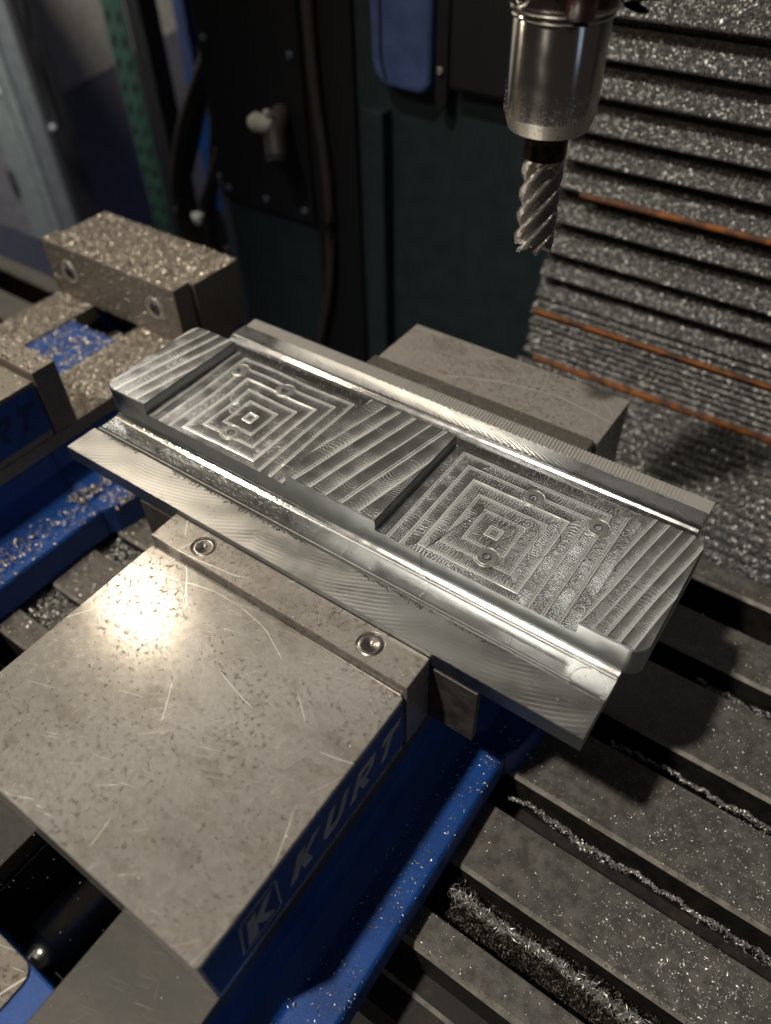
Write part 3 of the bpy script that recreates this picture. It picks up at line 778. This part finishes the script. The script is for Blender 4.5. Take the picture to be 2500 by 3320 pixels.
# burr along the front ledge
vs = []; fs = []
x = -236.0
while x < 26.0:
    dens = 0.9 if x > -225 else 2.0
    if math.sin(x * 0.11) + math.sin(x * 0.043 + 1) > (-0.7 if x < -10 else 0.6):
        L = random.uniform(1.2, 3.6); a = random.uniform(-1.3, 0.4); k0 = len(vs); nseg = 5; th = random.uniform(0.07, 0.14)
        p = Vector((x, 38.9 + random.uniform(-0.7, 0.4), 8.9)); d = a
        for j in range(nseg + 1):
            nrm = Vector((-math.sin(d), math.cos(d), 0)) * th
            vs += [tuple(p + nrm), tuple(p - nrm + Vector((0, 0, .25)))]
            d += random.uniform(-0.7, 0.7); p = p + Vector((math.cos(d), math.sin(d) * 0.8, random.uniform(-0.1, 0.3))) * (L / nseg)
        for j in range(nseg): fs.append((k0 + 2 * j, k0 + 2 * j + 1, k0 + 2 * j + 3, k0 + 2 * j + 2))
    x += random.uniform(0.35, 0.9) * dens
b = MB(); b.add(vs, fs); b.build('edge_burr', M['burr'], W, kind='stuff', fix=False, label='ragged dark burr along the edge of the front channel')

# black fibres lying on the block
def fibre(pts, r, label):
    P = []
    for i in range(len(pts) - 1):
        a = Vector(pts[max(i - 1, 0)]); p = Vector(pts[i]); q = Vector(pts[i + 1]); c_ = Vector(pts[min(i + 2, len(pts) - 1)])
        for k in range(6):
            t = k / 6; P.append(0.5 * ((2 * p) + (q - a) * t + (2 * a - 5 * p + 4 * q - c_) * t * t + (3 * p - a - 3 * q + c_) * t ** 3))
    P.append(Vector(pts[-1])); b = MB(); b.tube(P, r, seg=5); o = b.build('black_fibre', M['hair']); tag(o, label, 'fibre')
fibre([(-18, 97.5, 18.7), (-22, 88, 18.9), (-25, 78, 18.8), (-28, 66, 18.7), (-29.5, 58, 18.8), (-28.5, 56.2, 16), (-27.5, 55.7, 9)], 0.13, 'straight black fibre hanging over the front edge of the right pocket')
fibre([(-12, 90, 18.7), (-10, 100, 18.8), (-7, 92, 18.8), (-5, 103, 18.9), (-3, 94, 18.8), (2, 104, 18.7), (9, 100, 18.6), (12, 90, 18.8)], 0.10, 'looping black fibre in the middle of the right pocket')
fibre([(14, 108, 18.7), (20, 100, 18.8), (19, 88, 18.8), (15, 84, 18.7)], 0.09, 'short curved black fibre right of the pocket centre')

# ================================================================== TOOL
TX, TY = -46.0, 175.3
tool = thing('tool_holder', 'polished steel tool holder hanging from the spindle with an end mill', 'tool holder', (TX, TY, 165.0))
b = MB(); b.lathe([(9.6, 167), (9.6, 165.0), (15.6, 165.0), (16.6, 165.4)], TX, TY, 96)
b.lathe([(16.6, 165.4), (18.6, 171.2)], TX, TY, 96)
nose = b.build('holder_nose', M['nose'], tool)
b = MB(); b.lathe([(18.6, 171.2), (18.75, 171.8), (18.75, 204.6), (18.2, 205.4)], TX, TY, 128)
body = b.build('holder_body', M['holder'], tool)
b = MB(); b.lathe([(18.2, 205.4), (19.6, 205.6), (19.9, 206.2), (19.5, 207.0), (19.0, 207.1), (19.0, 207.6), (20.4, 207.8), (20.9, 208.8), (20.6, 209.8)], TX, TY, 96)
b.build('bright_ring', M['holder'], tool)
b = MB(); b.lathe([(20.6, 209.8), (21.0, 210.5), (21.0, 238), (0.1, 238)], TX, TY, 96)
nut = b.build('collet_nut', M['dark_nut'], tool)
for k in range(6):
    a = k * math.pi / 3 + 0.15
    b = MB(); pts = []
    for j in range(13):
        t = j / 12 * math.pi
        aa = a + 0.22 * math.cos(t); zz = 218.0 - 7.6 * math.sin(t) if True else 0
        pts.append((TX + 21.2 * math.cos(aa), TY + 21.2 * math.sin(aa), zz))
    b.tube(pts, 0.55, seg=8); b.build('nut_slot_rim', M['holder'], tool, nut)

mill = thing('end_mill', 'dusty multi flute end mill held in the tool holder', 'end mill', (TX, TY, 112.6))
b = MB(); b.lathe([(9.1, 153.5), (9.1, 166.8)], TX, TY, 64); b.lathe([(0.1, 153), (9.1, 153.4)], TX, TY, 64)
b.build('shank', M['shank'], mill)
b = MB(); NF = 6; seg = 156; lev = 60; z0, z1 = 113.4, 155.2; lead = 60.0
vs = []; fs = []
for j in range(lev + 1):
    z = z0 + (z1 - z0) * j / lev
    ru = min(1.0, max(0.0, (z1 - z) / 5.5))
    for i in range(seg):
        th = 2 * math.pi * i / seg
        ph = ((th - 2 * math.pi * (z - z0) / lead) * NF / (2 * math.pi)) % 1.0
        # sharp cutting edge at ph=0, relief land, then gullet
        if ph < 0.16: r_ = 9.15 - 0.25 * ph / 0.16
        elif ph < 0.40: r_ = 8.9 - 1.9 * (ph - 0.16) / 0.24
        else:
            t = (ph - 0.40) / 0.60; r_ = 7.0 - 2.3 * math.sin(math.pi * t ** 0.75) * 1.0
            if t > 0.86: r_ = r_ + (9.15 - r_) * ((t - 0.86) / 0.14) ** 1.3
        r_ = 9.05 * (1 - ru) + r_ * ru
        zz = z
        if j == 0: zz = z - 1.0 * (1.0 if ph < 0.25 else 0.0) + 1.6 * (1 if 0.5 < ph < 0.9 else 0)
        vs.append((TX + r_ * math.cos(th), TY + r_ * math.sin(th), zz))
for j in range(lev):
    for i in range(seg):
        k = (i + 1) % seg; fs.append((j * seg + i, j * seg + k, (j + 1) * seg + k, (j + 1) * seg + i))
vs.append((TX, TY, 115.5)); fs += [((i + 1) % seg, i, len(vs) - 1) for i in range(seg)]
vs.append((TX, TY, 155.2)); fs += [(lev * seg + i, lev * seg + (i + 1) % seg, len(vs) - 1) for i in range(seg)]
b.add(vs, fs, False); fl = b.build('flutes', M['carbide'], mill, fix=False)

b = MB(); b.tube([(TX + 15, TY - 19, 207.5), (TX + 15.2, TY - 19, 209), (TX + 15.5, TY - 19, 222), (TX + 15.5, TY - 19, 250)], [3.5, 5.2, 5.6, 5.6], seg=24)
o = b.build('coolant_nozzle', M['red']); tag(o, 'dark red nozzle tip in front of the collet nut at the top edge', 'nozzle')
b = MB(); b.tube([(TX + 26, TY + 5, 209), (TX + 27, TY + 5, 213), (TX + 28, TY + 5, 250)], [5, 8, 8.5], seg=24)
o = b.build('coolant_pipe', M['black']); tag(o, 'black pipe end right of the collet nut at the top edge', 'pipe')

# ================================================================== WAY COVER (bellows)
cov = thing('bellows_cover', 'chip covered black folding way cover with orange strips behind the table', 'way cover', (20, 430, -124))
CXL, CXR = -147.0, 420.0
# outer edges of the folds, from the top down: (z where the lit face ends, z where the next one starts)
folds = [(146.5, 138.5), (121.5, 114.5), (97.8, 89.3), (73.5, 66.5), (52.0, 43.9), (30.0, 22.0), (3.0, -3.0), (-23.5, -27.5), (-45.5, -50.0), (-66.0, -69.0)]
tops = [170.0] + [b_ for a_, b_ in folds]
def fold(zt, ze, dep, yo, xl):
    b = MB()
    # sloping chip shelf from the inner crease out to the edge, small drop, undercut back in
    sec = [(yo + dep, zt), (yo, ze + 1.2), (yo, ze), (yo + 0.8, ze - 0.6), (yo + dep, ze - 1.4), (yo + dep + 2, ze - 1.4), (yo + dep + 2, zt)]
    b.prism(sec, 0, xl, CXR); return b
shelves = []
for i, (ze, zn) in enumerate(folds):
    xl = CXL + (26 if i < 3 else (8 - 1.2 * (i - 3) if i < 6 else 0))
    xl = CXL + random.uniform(-1.5, 1.5) + (4 if i < 5 else 0)
    dep = 15.0
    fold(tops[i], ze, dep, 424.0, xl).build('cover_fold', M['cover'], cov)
    shelves.append((xl, 424.0, ze + 1.2, 424.0 + dep, tops[i]))
z = -69.0
while z > -121:
    p = random.uniform(4.6, 6.4)
    xl = CXL + random.uniform(-3, 2)
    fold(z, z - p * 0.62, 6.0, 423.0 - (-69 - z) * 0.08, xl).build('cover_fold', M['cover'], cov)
    yo_ = 423.0 - (-69 - z) * 0.08
    shelves.append((xl, yo_ - 0.3, z - p * 0.62 + 1.4, yo_ + 6.0, z + 0.2))
    z -= p
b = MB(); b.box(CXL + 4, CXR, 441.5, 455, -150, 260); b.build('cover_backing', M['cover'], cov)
for (za, zb, yo, xl) in ((33.0, 27.5, 421.5, -122.0), (-76.0, -80.3, 420.5, -146.0), (-120.5, -124.0, 415.0, -138.0)):
    b = MB(); b.prism([(yo, zb), (yo + 0.6, zb), (yo + 7, za), (yo + 6.4, za + .8), (yo, zb + 1.6)], 0, xl, CXR)
    b.build('orange_strip', M['orange'], cov)
# folds lying flat between the table and the column
y = 262.0
floor_sh = []
while y < 414:
    p = random.uniform(9.5, 11.5)
    zt = -119.0 - (y - 262) * 0.035
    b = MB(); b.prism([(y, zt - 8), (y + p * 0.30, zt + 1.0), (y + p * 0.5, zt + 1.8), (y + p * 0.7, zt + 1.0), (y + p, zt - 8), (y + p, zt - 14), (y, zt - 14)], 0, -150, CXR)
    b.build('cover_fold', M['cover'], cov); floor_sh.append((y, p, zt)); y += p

# ================================================================== BACKGROUND
def curve_pts(pts, n=8):
    P = []
    for i in range(len(pts) - 1):
        a = Vector(pts[max(i - 1, 0)]); p = Vector(pts[i]); q = Vector(pts[i + 1]); c_ = Vector(pts[min(i + 2, len(pts) - 1)])
        for k in range(n):
            t = k / n; P.append(0.5 * ((2 * p) + (q - a) * t + (2 * a - 5 * p + 4 * q - c_) * t * t + (3 * p - a - 3 * q + c_) * t ** 3))
    P.append(Vector(pts[-1])); return P
def hose(pts, r, label, mat='rubber'):
    b = MB(); b.tube(curve_pts(pts), r, seg=14); o = b.build('hose', M[mat]); tag(o, label, 'hose', group='hoses beside the machine column')
hose([(-434, 488, 160), (-435, 488, 46), (-427, 488, -67), (-436, 488, -180), (-462, 488, -281), (-470, 488, -420)], 5.5, 'thin black hose hanging straight down the machine column')
hose([(-573, 560, 170), (-573, 560, 82), (-590, 560, 20), (-633, 560, -48), (-690, 560, -140), (-712, 560, -190), (-700, 560, -330)], 9, 'black hose sweeping left down past the white knob')
hose([(-612, 600, 170), (-618, 585, 78), (-690, 580, -10), (-758, 580, -111), (-786, 580, -215), (-740, 590, -300)], 12, 'thick black hose bulging left over the blue post')
hose([(-650, 640, 170), (-660, 640, 60), (-700, 640, -60), (-745, 640, -200), (-750, 640, -420)], 10, 'black hose between the column and the blue post')
hose([(-800, 700, 260), (-812, 700, 120), (-800, 700, 0), (-850, 700, -120), (-905, 700, -220)], 11, 'dark hose crossing in front of the blue post near the top edge')
hose([(-690, 620, 200), (-700, 620, 60), (-724, 620, -80), (-800, 640, -260), (-820, 640, -420)], 9, 'dark hose running down behind the sweeping hoses')
# blue cover with lip on the column
b = MB(); b.prism([(-361, 160), (-359, 74), (-356, 65), (-350, 58), (-341, 55), (-308, 54), (-300, 57), (-297, 64), (-295, 160)], 1, 478, 499)
bc = thing('blue_column_cover', 'dull blue sheet cover with rounded lower corners high on the column', 'cover', (-328, 499, 55))
b.build('cover_plate', M['navy'], bc, bevel=5.0, seg=4)
b = MB(); b.prism([(-294.5, 160), (-294.5, 48), (-287, 43), (-282, 48), (-282, 160)], 1, 484, 499); b.build('side_lip', M['void'], bc, bevel=1.0)
b = MB(); b.tube([(-347, 477.4, 160), (-347, 477.4, 78), (-342, 477.4, 62)], 1.1, seg=8); b.build('bead', M['void'], bc)
b = MB(); b.lathe([(0.1, 0), (2.6, 0), (3.0, -1.2), (2.2, -2.6)], 0, 0, 16)
b.v = [(-288 + x, 482.5 + z, 76 + y) for x, y, z in b.v]; b.build('cover_screw', M['pale'], bc)
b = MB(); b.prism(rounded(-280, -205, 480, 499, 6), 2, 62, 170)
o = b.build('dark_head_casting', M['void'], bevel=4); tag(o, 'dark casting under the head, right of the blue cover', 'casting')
# vertical painted trunking, and a flat black strip for a channel's shade
for (xa, xb, m_, nm, lb, ct) in ((-374, -352, 'teal', 'cable_trunking', 'narrow teal trunking down the column under the blue cover', 'trunking'), (-452, -392, 'void', 'channel_shade', 'flat black strip, painted shade of an open channel left of the teal trunking', 'channel')):
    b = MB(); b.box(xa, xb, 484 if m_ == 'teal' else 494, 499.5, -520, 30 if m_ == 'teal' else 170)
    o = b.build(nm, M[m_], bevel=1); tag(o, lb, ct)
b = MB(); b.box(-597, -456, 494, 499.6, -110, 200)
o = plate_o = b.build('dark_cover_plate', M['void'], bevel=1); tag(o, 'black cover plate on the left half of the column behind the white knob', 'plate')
for (x_, z_) in ((-585, -96), (-468, -96), (-585, 60), (-468, 60), (-526, -96)):
    b = MB(); b.tube([(x_, 494.2, z_), (x_, 491.5, z_), (x_, 490.8, z_)], [4.2, 4.0, 2.6], seg=16); b.build('plate_screw', M['trim'], parent=plate_o)
kn = thing('control_lever', 'round off white knob on a dark stem in front of the column', 'lever', (-480, 498, 0))
b = MB(); b.tube([(-506, 466, 1), (-500, 466, 1), (-492, 466, 1), (-484, 467, 2), (-478, 467, 2)], [6, 10, 9.2, 9.5, 4], seg=24)
b.tube([(-484, 466, 12), (-479, 467, 14)], [4, 3], seg=14)
b.build('lever_cap', M['pale'], kn)
b = MB(); b.tube([(-474, 464, -28), (-482, 474, -8), (-486, 494, 8)], [11.5, 12, 9], seg=24); b.build('lever_stem', M['rubber'], kn)
b = MB(); b.tube([(-472.5, 461.5, -32), (-473.4, 462.6, -30)], [10.5, 12.0], seg=28); b.build('lever_rim', M['glass'], kn)
b = MB(); b.tube([(-905, 800, 40), (-908, 800, -30), (-924, 800, -134), (-930, 800, -160)], 9, seg=12)
o = b.build('grey_conduit', M['glass']); tag(o, 'short grey conduit beside the blue post near the top edge', 'conduit')
for (x_, y_, z_, r_, lb) in ((-1005, 790, -356, 16, 'pale fitting at the foot of the blue post'), (-760, 640, -230, 7, 'small pale clip on the hoses, upper one'), (-768, 640, -285, 6, 'small pale clip on the hoses, lower one')):
    b = MB(); b.lathe([(0.1, -r_), (r_ * .7, -r_ * .7), (r_, 0), (r_ * .7, r_ * .6), (0.1, r_ * .8)], x_, y_, 16); b.v = [(p[0], p[1], p[2] + z_) if abs(p[2]) <= r_ + 1 else p for p in b.v]
    o = b.build('pale_fitting', M['pale']); tag(o, lb, 'fitting')
b = MB(); b.prism(rounded(-616, -601, 503, 522, 4), 2, -700, -90)
o = b.build('column_edge_trim', M['trim'], bevel=1); tag(o, 'slim blue grey trim down the left corner of the column', 'trim')
# blue post
bp_ = thing('blue_upright', 'bright blue square upright with dark open slot near the top', 'post', (-945, 830, -950))
b = MB(); b.box(-975, -905, 800, 860, -330, -104); b.build('lower_panel', M['post_blue'], bp_, bevel=2)
b = MB(); b.box(-975, -950, 800, 860, -104, 250); b.build('left_rail', M['navy'], bp_, bevel=2)
b = MB(); b.box(-926, -904, 800, 860, -104, 250); b.build('right_rail', M['navy'], bp_, bevel=2)
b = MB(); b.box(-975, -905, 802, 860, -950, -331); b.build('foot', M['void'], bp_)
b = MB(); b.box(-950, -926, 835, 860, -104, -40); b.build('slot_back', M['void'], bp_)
# green slotted rack post
gp = thing('green_rack_post', 'dark green perforated angle post of a storage rack', 'rack post', (-1110, 800, -950))
b = MB(); b.box(-1150, -1096, 800, 804, -950, 260); b.build('front_flange', M['green'], gp, bevel=0.6)
b = MB(); b.box(-1096, -1062, 806, 846, -950, 260); b.build('side_flange', M['void'], gp, bevel=0.6)
b = MB()
for k in range(26):
    for xx in (-1138, -1112):
        b.prism([(xx - 5, 200 - k * 36), (xx + 5, 206 - k * 36), (xx + 6, 220 - k * 36), (xx - 4, 214 - k * 36)], 1, 798.6, 799.6)
b.build('slot_holes', M['void'], gp, kind='stuff')
# machine door panel at the left edge
dp = thing('machine_door', 'pale grey green sheet metal door at the left edge', 'door', (-1560, 800, -950))
b = MB(); b.box(-2100, -1545, 800, 830, -700, 400); b.build('door_sheet', M['panel'], dp, bevel=4)
b = MB(); b.box(-1540, -1432, 806, 836, -700, 400); b.build('door_stile', M['glass'], dp, bevel=4)
b = MB(); b.box(-1524, -1500, 797, 804, -700, 400); b.build('stile_rib', M['panel'], dp, bevel=2)
b = MB(); b.box(-1430, -1408, 800, 850, -700, 400); b.build('door_gasket', M['void'], dp)
b = MB(); b.prism(rounded(-1690, -1612, -445, -395, 10), 1, 790, 799); b.build('door_handle', M['void'], dp)
b = MB(); b.prism(rounded(-1676, -1640, -430, -410, 6), 1, 785, 789); b.build('handle_recess', M['glass'], dp)
b = MB(); b.box(-1640, -1548, 796, 799, -230, 10); b.build('door_window', M['pale'], dp)
b = MB(); b.tube([(-1362, 800, 200), (-1368, 800, -60), (-1376, 800, -200), (-1380, 800, -262)], 8, seg=12)
o = b.build('black_rod', M['void']); tag(o, 'black rod hanging in front of the grey wall', 'rod')
b = MB(); b.lathe([(0.1, -8), (8, -5), (9, 2), (5, 8), (0.1, 9)], 0, 0, 16); b.v = [(-1384 + x, 790 + y, -264 + z) for x, y, z in b.v]
o = b.build('rod_tip', M['glass']); tag(o, 'small shiny ball under the black rod', 'knob')

# ================================================================== CHIPS
def flakes(name, pos, nrm, L, Wd, mat, label, curl=0.35, tilt=0.45, cat='metal chips'):
    """pos, nrm: (n,3) arrays in mm; every flake a short bent sliver"""
    n = len(pos)
    L = rng.uniform(L[0], L[1], n); Wd = rng.uniform(Wd[0], Wd[1], n)
    nrm = nrm + rng.normal(0, tilt, (n, 3)); nrm /= np.linalg.norm(nrm, axis=1)[:, None]
    t = rng.normal(0, 1, (n, 3)); t -= (t * nrm).sum(1)[:, None] * nrm; t /= np.linalg.norm(t, axis=1)[:, None]
    s = np.cross(nrm, t)
    up = L * rng.uniform(0.05, curl, n)
    V = np.zeros((n, 6, 3))
    lift = rng.uniform(0.05, 0.35, n)[:, None] * nrm
    for k, a in enumerate((-0.5, 0.0, 0.5)):
        c_ = pos + lift + t * (a * L)[:, None] + nrm * (up * (1 - abs(a) * 2))[:, None] + s * (rng.normal(0, 0.12, n) * L)[:, None]
        wd = Wd * (1.0 if k == 1 else 0.55)
        tw = nrm * (rng.normal(0, 0.35, n) * Wd)[:, None]
        V[:, 2 * k] = c_ + s * (wd * 0.5)[:, None] + tw
        V[:, 2 * k + 1] = c_ - s * (wd * 0.5)[:, None] - tw
    V = V.reshape(-1, 3) * MM
    base_i = np.arange(n)[:, None] * 6
    F = np.concatenate([base_i + np.array([[0, 1, 3, 2]]), base_i + np.array([[2, 3, 5, 4]])], 1).reshape(-1)
    me = bpy.data.meshes.new(name)
    me.vertices.add(len(V)); me.vertices.foreach_set('co', V.ravel())
    me.loops.add(len(F)); me.loops.foreach_set('vertex_index', F.astype(np.int32))
    me.polygons.add(n * 2); me.polygons.foreach_set('loop_start', np.arange(0, n * 8, 4, dtype=np.int32))
    me.update(calc_edges=True); me.materials.append(mat)
    o = bpy.data.objects.new(name, me); col.objects.link(o)
    tag(o, label, cat, kind='stuff')
    return o
UP = np.array([0, 0, 1.0])
def clump(x, y, sc, seed):
    a = np.sin(x * sc + seed) * np.cos(y * sc * 1.3 + seed * 2) + 0.6 * np.sin(x * sc * 2.7 + y * sc * 2.1 + seed * 3) + 0.4 * np.cos(x * sc * 5.3 - y * sc * 4.7 + seed)
    return a
def on(x0, x1, y0, y1, z, dens, cl=0.0, sc=0.06, seed=1.0):
    n = int(abs((x1 - x0) * (y1 - y0)) * dens)
    x = rng.uniform(x0, x1, n); y = rng.uniform(y0, y1, n)
    if cl:
        k = rng.uniform(-1.2, 1.2, n) * (1 - cl) + clump(x, y, sc, seed) * cl > 0.0
        x = x[k]; y = y[k]
    return np.stack([x, y, np.full(len(x), float(z))], 1)
def cat_(l): return np.concatenate(l)
def upn(p): return np.tile(UP, (len(p), 1))

# second vise, thickly covered
D = -318.6
P = cat_([on(D - 53.5, D - 1, 73, 175.5, -44, 0.30), on(D - 151, D - 110, 73, 175.5, -44, 0.32), on(D - 108, D - 55, 74, 154, -45, 0.16),
          on(D - 151, D, 195, 241, 0, 0.27), on(D - 151, D - 2, 177, 192.5, 2.8, 0.28), on(D - 152, D, 55, 71.3, 5, 0.14), on(D - 152, D - 1, -20, 51, 0, 0.06)])
flakes('metal_chips', P, upn(P), (1.0, 3.4), (0.6, 1.6), M['chip_warm'], 'thick layer of aluminium chips on the empty left vise', tilt=0.30)
# flange and table between the vises
P = cat_([on(D + 12, D + 33, -60, 46, -92, 0.20, .45, .09), on(D + 2, D + 26, -40, 50, -89, 0.35, .3, .05, 4), on(D + 18, D + 43, 53, 111, -92, 0.35), on(D + 2, D + 22, 40, 112, -88, 0.5)])
flakes('metal_chips', P, upn(P), (1.0, 3.2), (0.5, 1.3), M['chip_warm'], 'chips piled on the blue flange of the left vise')
P = cat_([on(-300, -186, a, b_, ZT, 0.055) for a, b_ in lands])
flakes('metal_chips', P, upn(P), (1.0, 4.0), (0.5, 1.3), M['chip_warm'], 'loose chips on the table between the two vises')
P = on(-300, -186, 31, 49, -128, 0.9); P2 = on(-300, -186, -30, -8, -127, 1.2)
P = cat_([P, P2]); P[:, 2] += rng.uniform(0, 5, len(P))
flakes('metal_chips', P, upn(P), (1.5, 4.5), (0.4, 1.0), M['chip'], 'chips heaped in the slots between the two vises', tilt=0.8)
# chips clinging to the vertical face of the left vise jaw
n = 900
P = np.stack([rng.uniform(D - 150, D - 4, n), np.full(n, 176.0), rng.uniform(-43, 2, n)], 1)
flakes('metal_chips', P, np.tile(np.array([0, -1.0, 0.1]), (n, 1)), (0.7, 1.8), (0.4, 0.9), M['chip_warm'], 'fine chips stuck on the front of the left fixed jaw', tilt=0.3)
# right hand table
P = cat_([on(34, 330, a + 1.0, b_ - 0.5, ZT, 0.5, 0.3, 0.035, 2.0 + i) for i, (a, b_) in enumerate(lands)])
wgt = np.clip((P[:, 0] - 0) / 110, 0.45, 1) ; P = P[rng.uniform(0, 1, len(P)) < wgt]
flakes('metal_chips', P, upn(P), (0.5, 1.8), (0.18, 0.5), M['chip'], 'fine chips scattered over the right side of the table', tilt=0.5)
P = on(110, 330, -50, 96, ZT, 0.40, 0.5, 0.03, 9.0)
P = P[np.any([(P[:, 1] > a + .5) & (P[:, 1] < b_ - .5) for a, b_ in lands], axis=0)]
flakes('metal_chips', P, upn(P), (0.8, 2.6), (0.25, 0.6), M['chip'], 'denser chips at the lower right corner of the table', tilt=0.8)
def ridge(x0, x1, yc, hw, zb, hgt, dens, seed):
    n = int((x1 - x0) * dens); x = rng.uniform(x0, x1, n); t = rng.normal(0, 0.42, n).clip(-1, 1)
    amp = 0.62 + 0.28 * np.sin(x * 0.11 + seed) + 0.2 * np.sin(x * 0.31 + seed * 2) + 0.12 * np.sin(x * 0.83 + seed); t = t * (0.7 + 0.4 * np.sin(x * 0.07 + seed))
    return np.stack([x, yc + t * hw + 0.8 * np.sin(x * 0.09 + seed), zb + hgt * amp * (1 - t * t)], 1)
P = cat_([ridge(48, 330, -15.5, 2.2, -133, 9, 5, 1.0), ridge(40, 330, 42.5, 2.6, -130, 8, 13, 2.0), ridge(74, 330, 104.5, 2.6, -129, 7, 13, 3.0), ridge(100, 330, 171.5, 5, -131, 6, 8, 4.0)])
flakes('metal_chips', P, upn(P), (0.7, 2.6), (0.2, 0.6), M['chip'], 'chips heaped along the T slots on the right', tilt=0.7)
P = ridge(40, 150, -17.5, 4, -124, 4, 9, 5.0)
flakes('metal_chips', P, upn(P), (3, 6), (0.3, 0.6), M['chip'], 'long needle chips standing out of the nearest slot', tilt=1.1)
P = on(36, 330, -33, -8, -134, 2.2); P[:, 2] += 5.0 * np.clip(clump(P[:, 0], P[:, 1], 0.09, 2.0), 0, 2)
flakes('metal_chips', P, upn(P), (1.2, 3.0), (0.3, 0.8), M['burr'], 'dark oily chips at the bottom of the nearest slot', tilt=0.8)
# front vise: flange and odd bits
P = cat_([on(13, 33, -150, 45, -92, 0.22, .4, .07, 3.0), on(2, 14, -120, 40, -90, 0.14, .4, .06, 5.0), on(14, 44, 52, 100, -92, 0.06)])
flakes('metal_chips', P, upn(P), (0.6, 2.2), (0.3, 0.7), M['chip'], 'loose chips on the blue flange of the front vise')
P = cat_([on(-150, -1, -118, -1, 0, 0.012), on(-152, -1, 3, 19, 5, 0.06), on(-150, -1, -160, -122, -44, 0.01)])
flakes('metal_chips', P, upn(P), (0.3, 0.9), (0.2, 0.4), M['chip'], 'specks of metal on the front vise jaw')
P = on(-150, 0, 177, 240, 1.6, 0.03); P[P[:, 1] > 193, 2] = 0.1; P[P[:, 1] <= 193, 2] = 2.9
flakes('metal_chips', P, upn(P), (0.4, 1.1), (0.2, 0.5), M['chip'], 'specks of metal on the rear jaw of the front vise')
# workpiece dust
P = cat_([on(XL, XR, 20, 38, 8.9, 0.05), on(XL, -60, 41, 55, 6.8, 0.22), on(XL, XR, 132, 152, 7.2, 0.16), on(-60, XR, 41, 55, 6.8, 0.06), on(-210, -112, 58, 130, FZ, 0.05), on(-53, 46, 58, 130, FZ, 0.02), on(XL, XR, 155, 175, 8.8, 0.05)])
flakes('metal_chips', P, upn(P), (0.25, 0.8), (0.12, 0.35), M['chip'], 'fine metal dust on the milled aluminium block')
# dust on the holder nose
n = 1400; a = rng.uniform(0, 2 * math.pi, n); h = 171.5 + rng.exponential(3.0, n).clip(0, 10)
Nn = np.stack([np.cos(a), np.sin(a), np.zeros(n)], 1); P = np.stack([TX + 18.75 * np.cos(a), TY + 18.75 * np.sin(a), h], 1)
flakes('metal_chips', P, Nn, (0.15, 0.3), (0.12, 0.22), M['chip'], 'fine dust clinging to the lower rim of the tool holder', tilt=0.3)

# bellows, packed with chips
Ps = []; Ns = []
for (xl, y0, z0_, y1, z1_) in shelves:
    ln = math.hypot(y1 - y0, z1_ - z0_); n = int((260 - xl) * ln * (0.42 if ln > 15 else 1.1))
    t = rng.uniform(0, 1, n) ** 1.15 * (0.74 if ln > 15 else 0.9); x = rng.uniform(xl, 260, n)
    q = np.stack([x, y0 + (y1 - y0) * t, z0_ + (z1_ - z0_) * t], 1); Ps.append(q)
    nv = np.array([0, -(z1_ - z0_), (y1 - y0)]); nv /= np.linalg.norm(nv); Ns.append(np.tile(nv, (n, 1)))
for (ys, p, zt) in floor_sh:
    n = int((300 + 150) * p * 0.55); t = rng.uniform(0, 1, n)
    t = 0.5 + (t - 0.5) * 0.75
    zz = np.where(t < 0.3, zt - 8 + 9 * t / 0.3, np.where(t > 0.7, zt + 1 - 9 * (t - 0.7) / 0.3, zt + 1.6))
    x = rng.uniform(-150, 300, n)
    # deep drift of chips that buries the folds on the right
    drift = np.clip((x - 30) / 70, 0, 1) * np.clip((ys - 300) / 40, 0, 1)
    zz = zz * (1 - drift) + (zt + 1.5) * drift
    Ps.append(np.stack([x, ys + p * t, zz], 1)); Ns.append(np.tile(UP, (n, 1)))
Ps = cat_(Ps); Ns = cat_(Ns)
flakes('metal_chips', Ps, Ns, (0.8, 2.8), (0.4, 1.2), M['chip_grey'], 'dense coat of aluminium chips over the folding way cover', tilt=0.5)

for o in bpy.data.objects:
    for k in ('_r', '_dx', '_dy'):
        if k in o: del o[k]
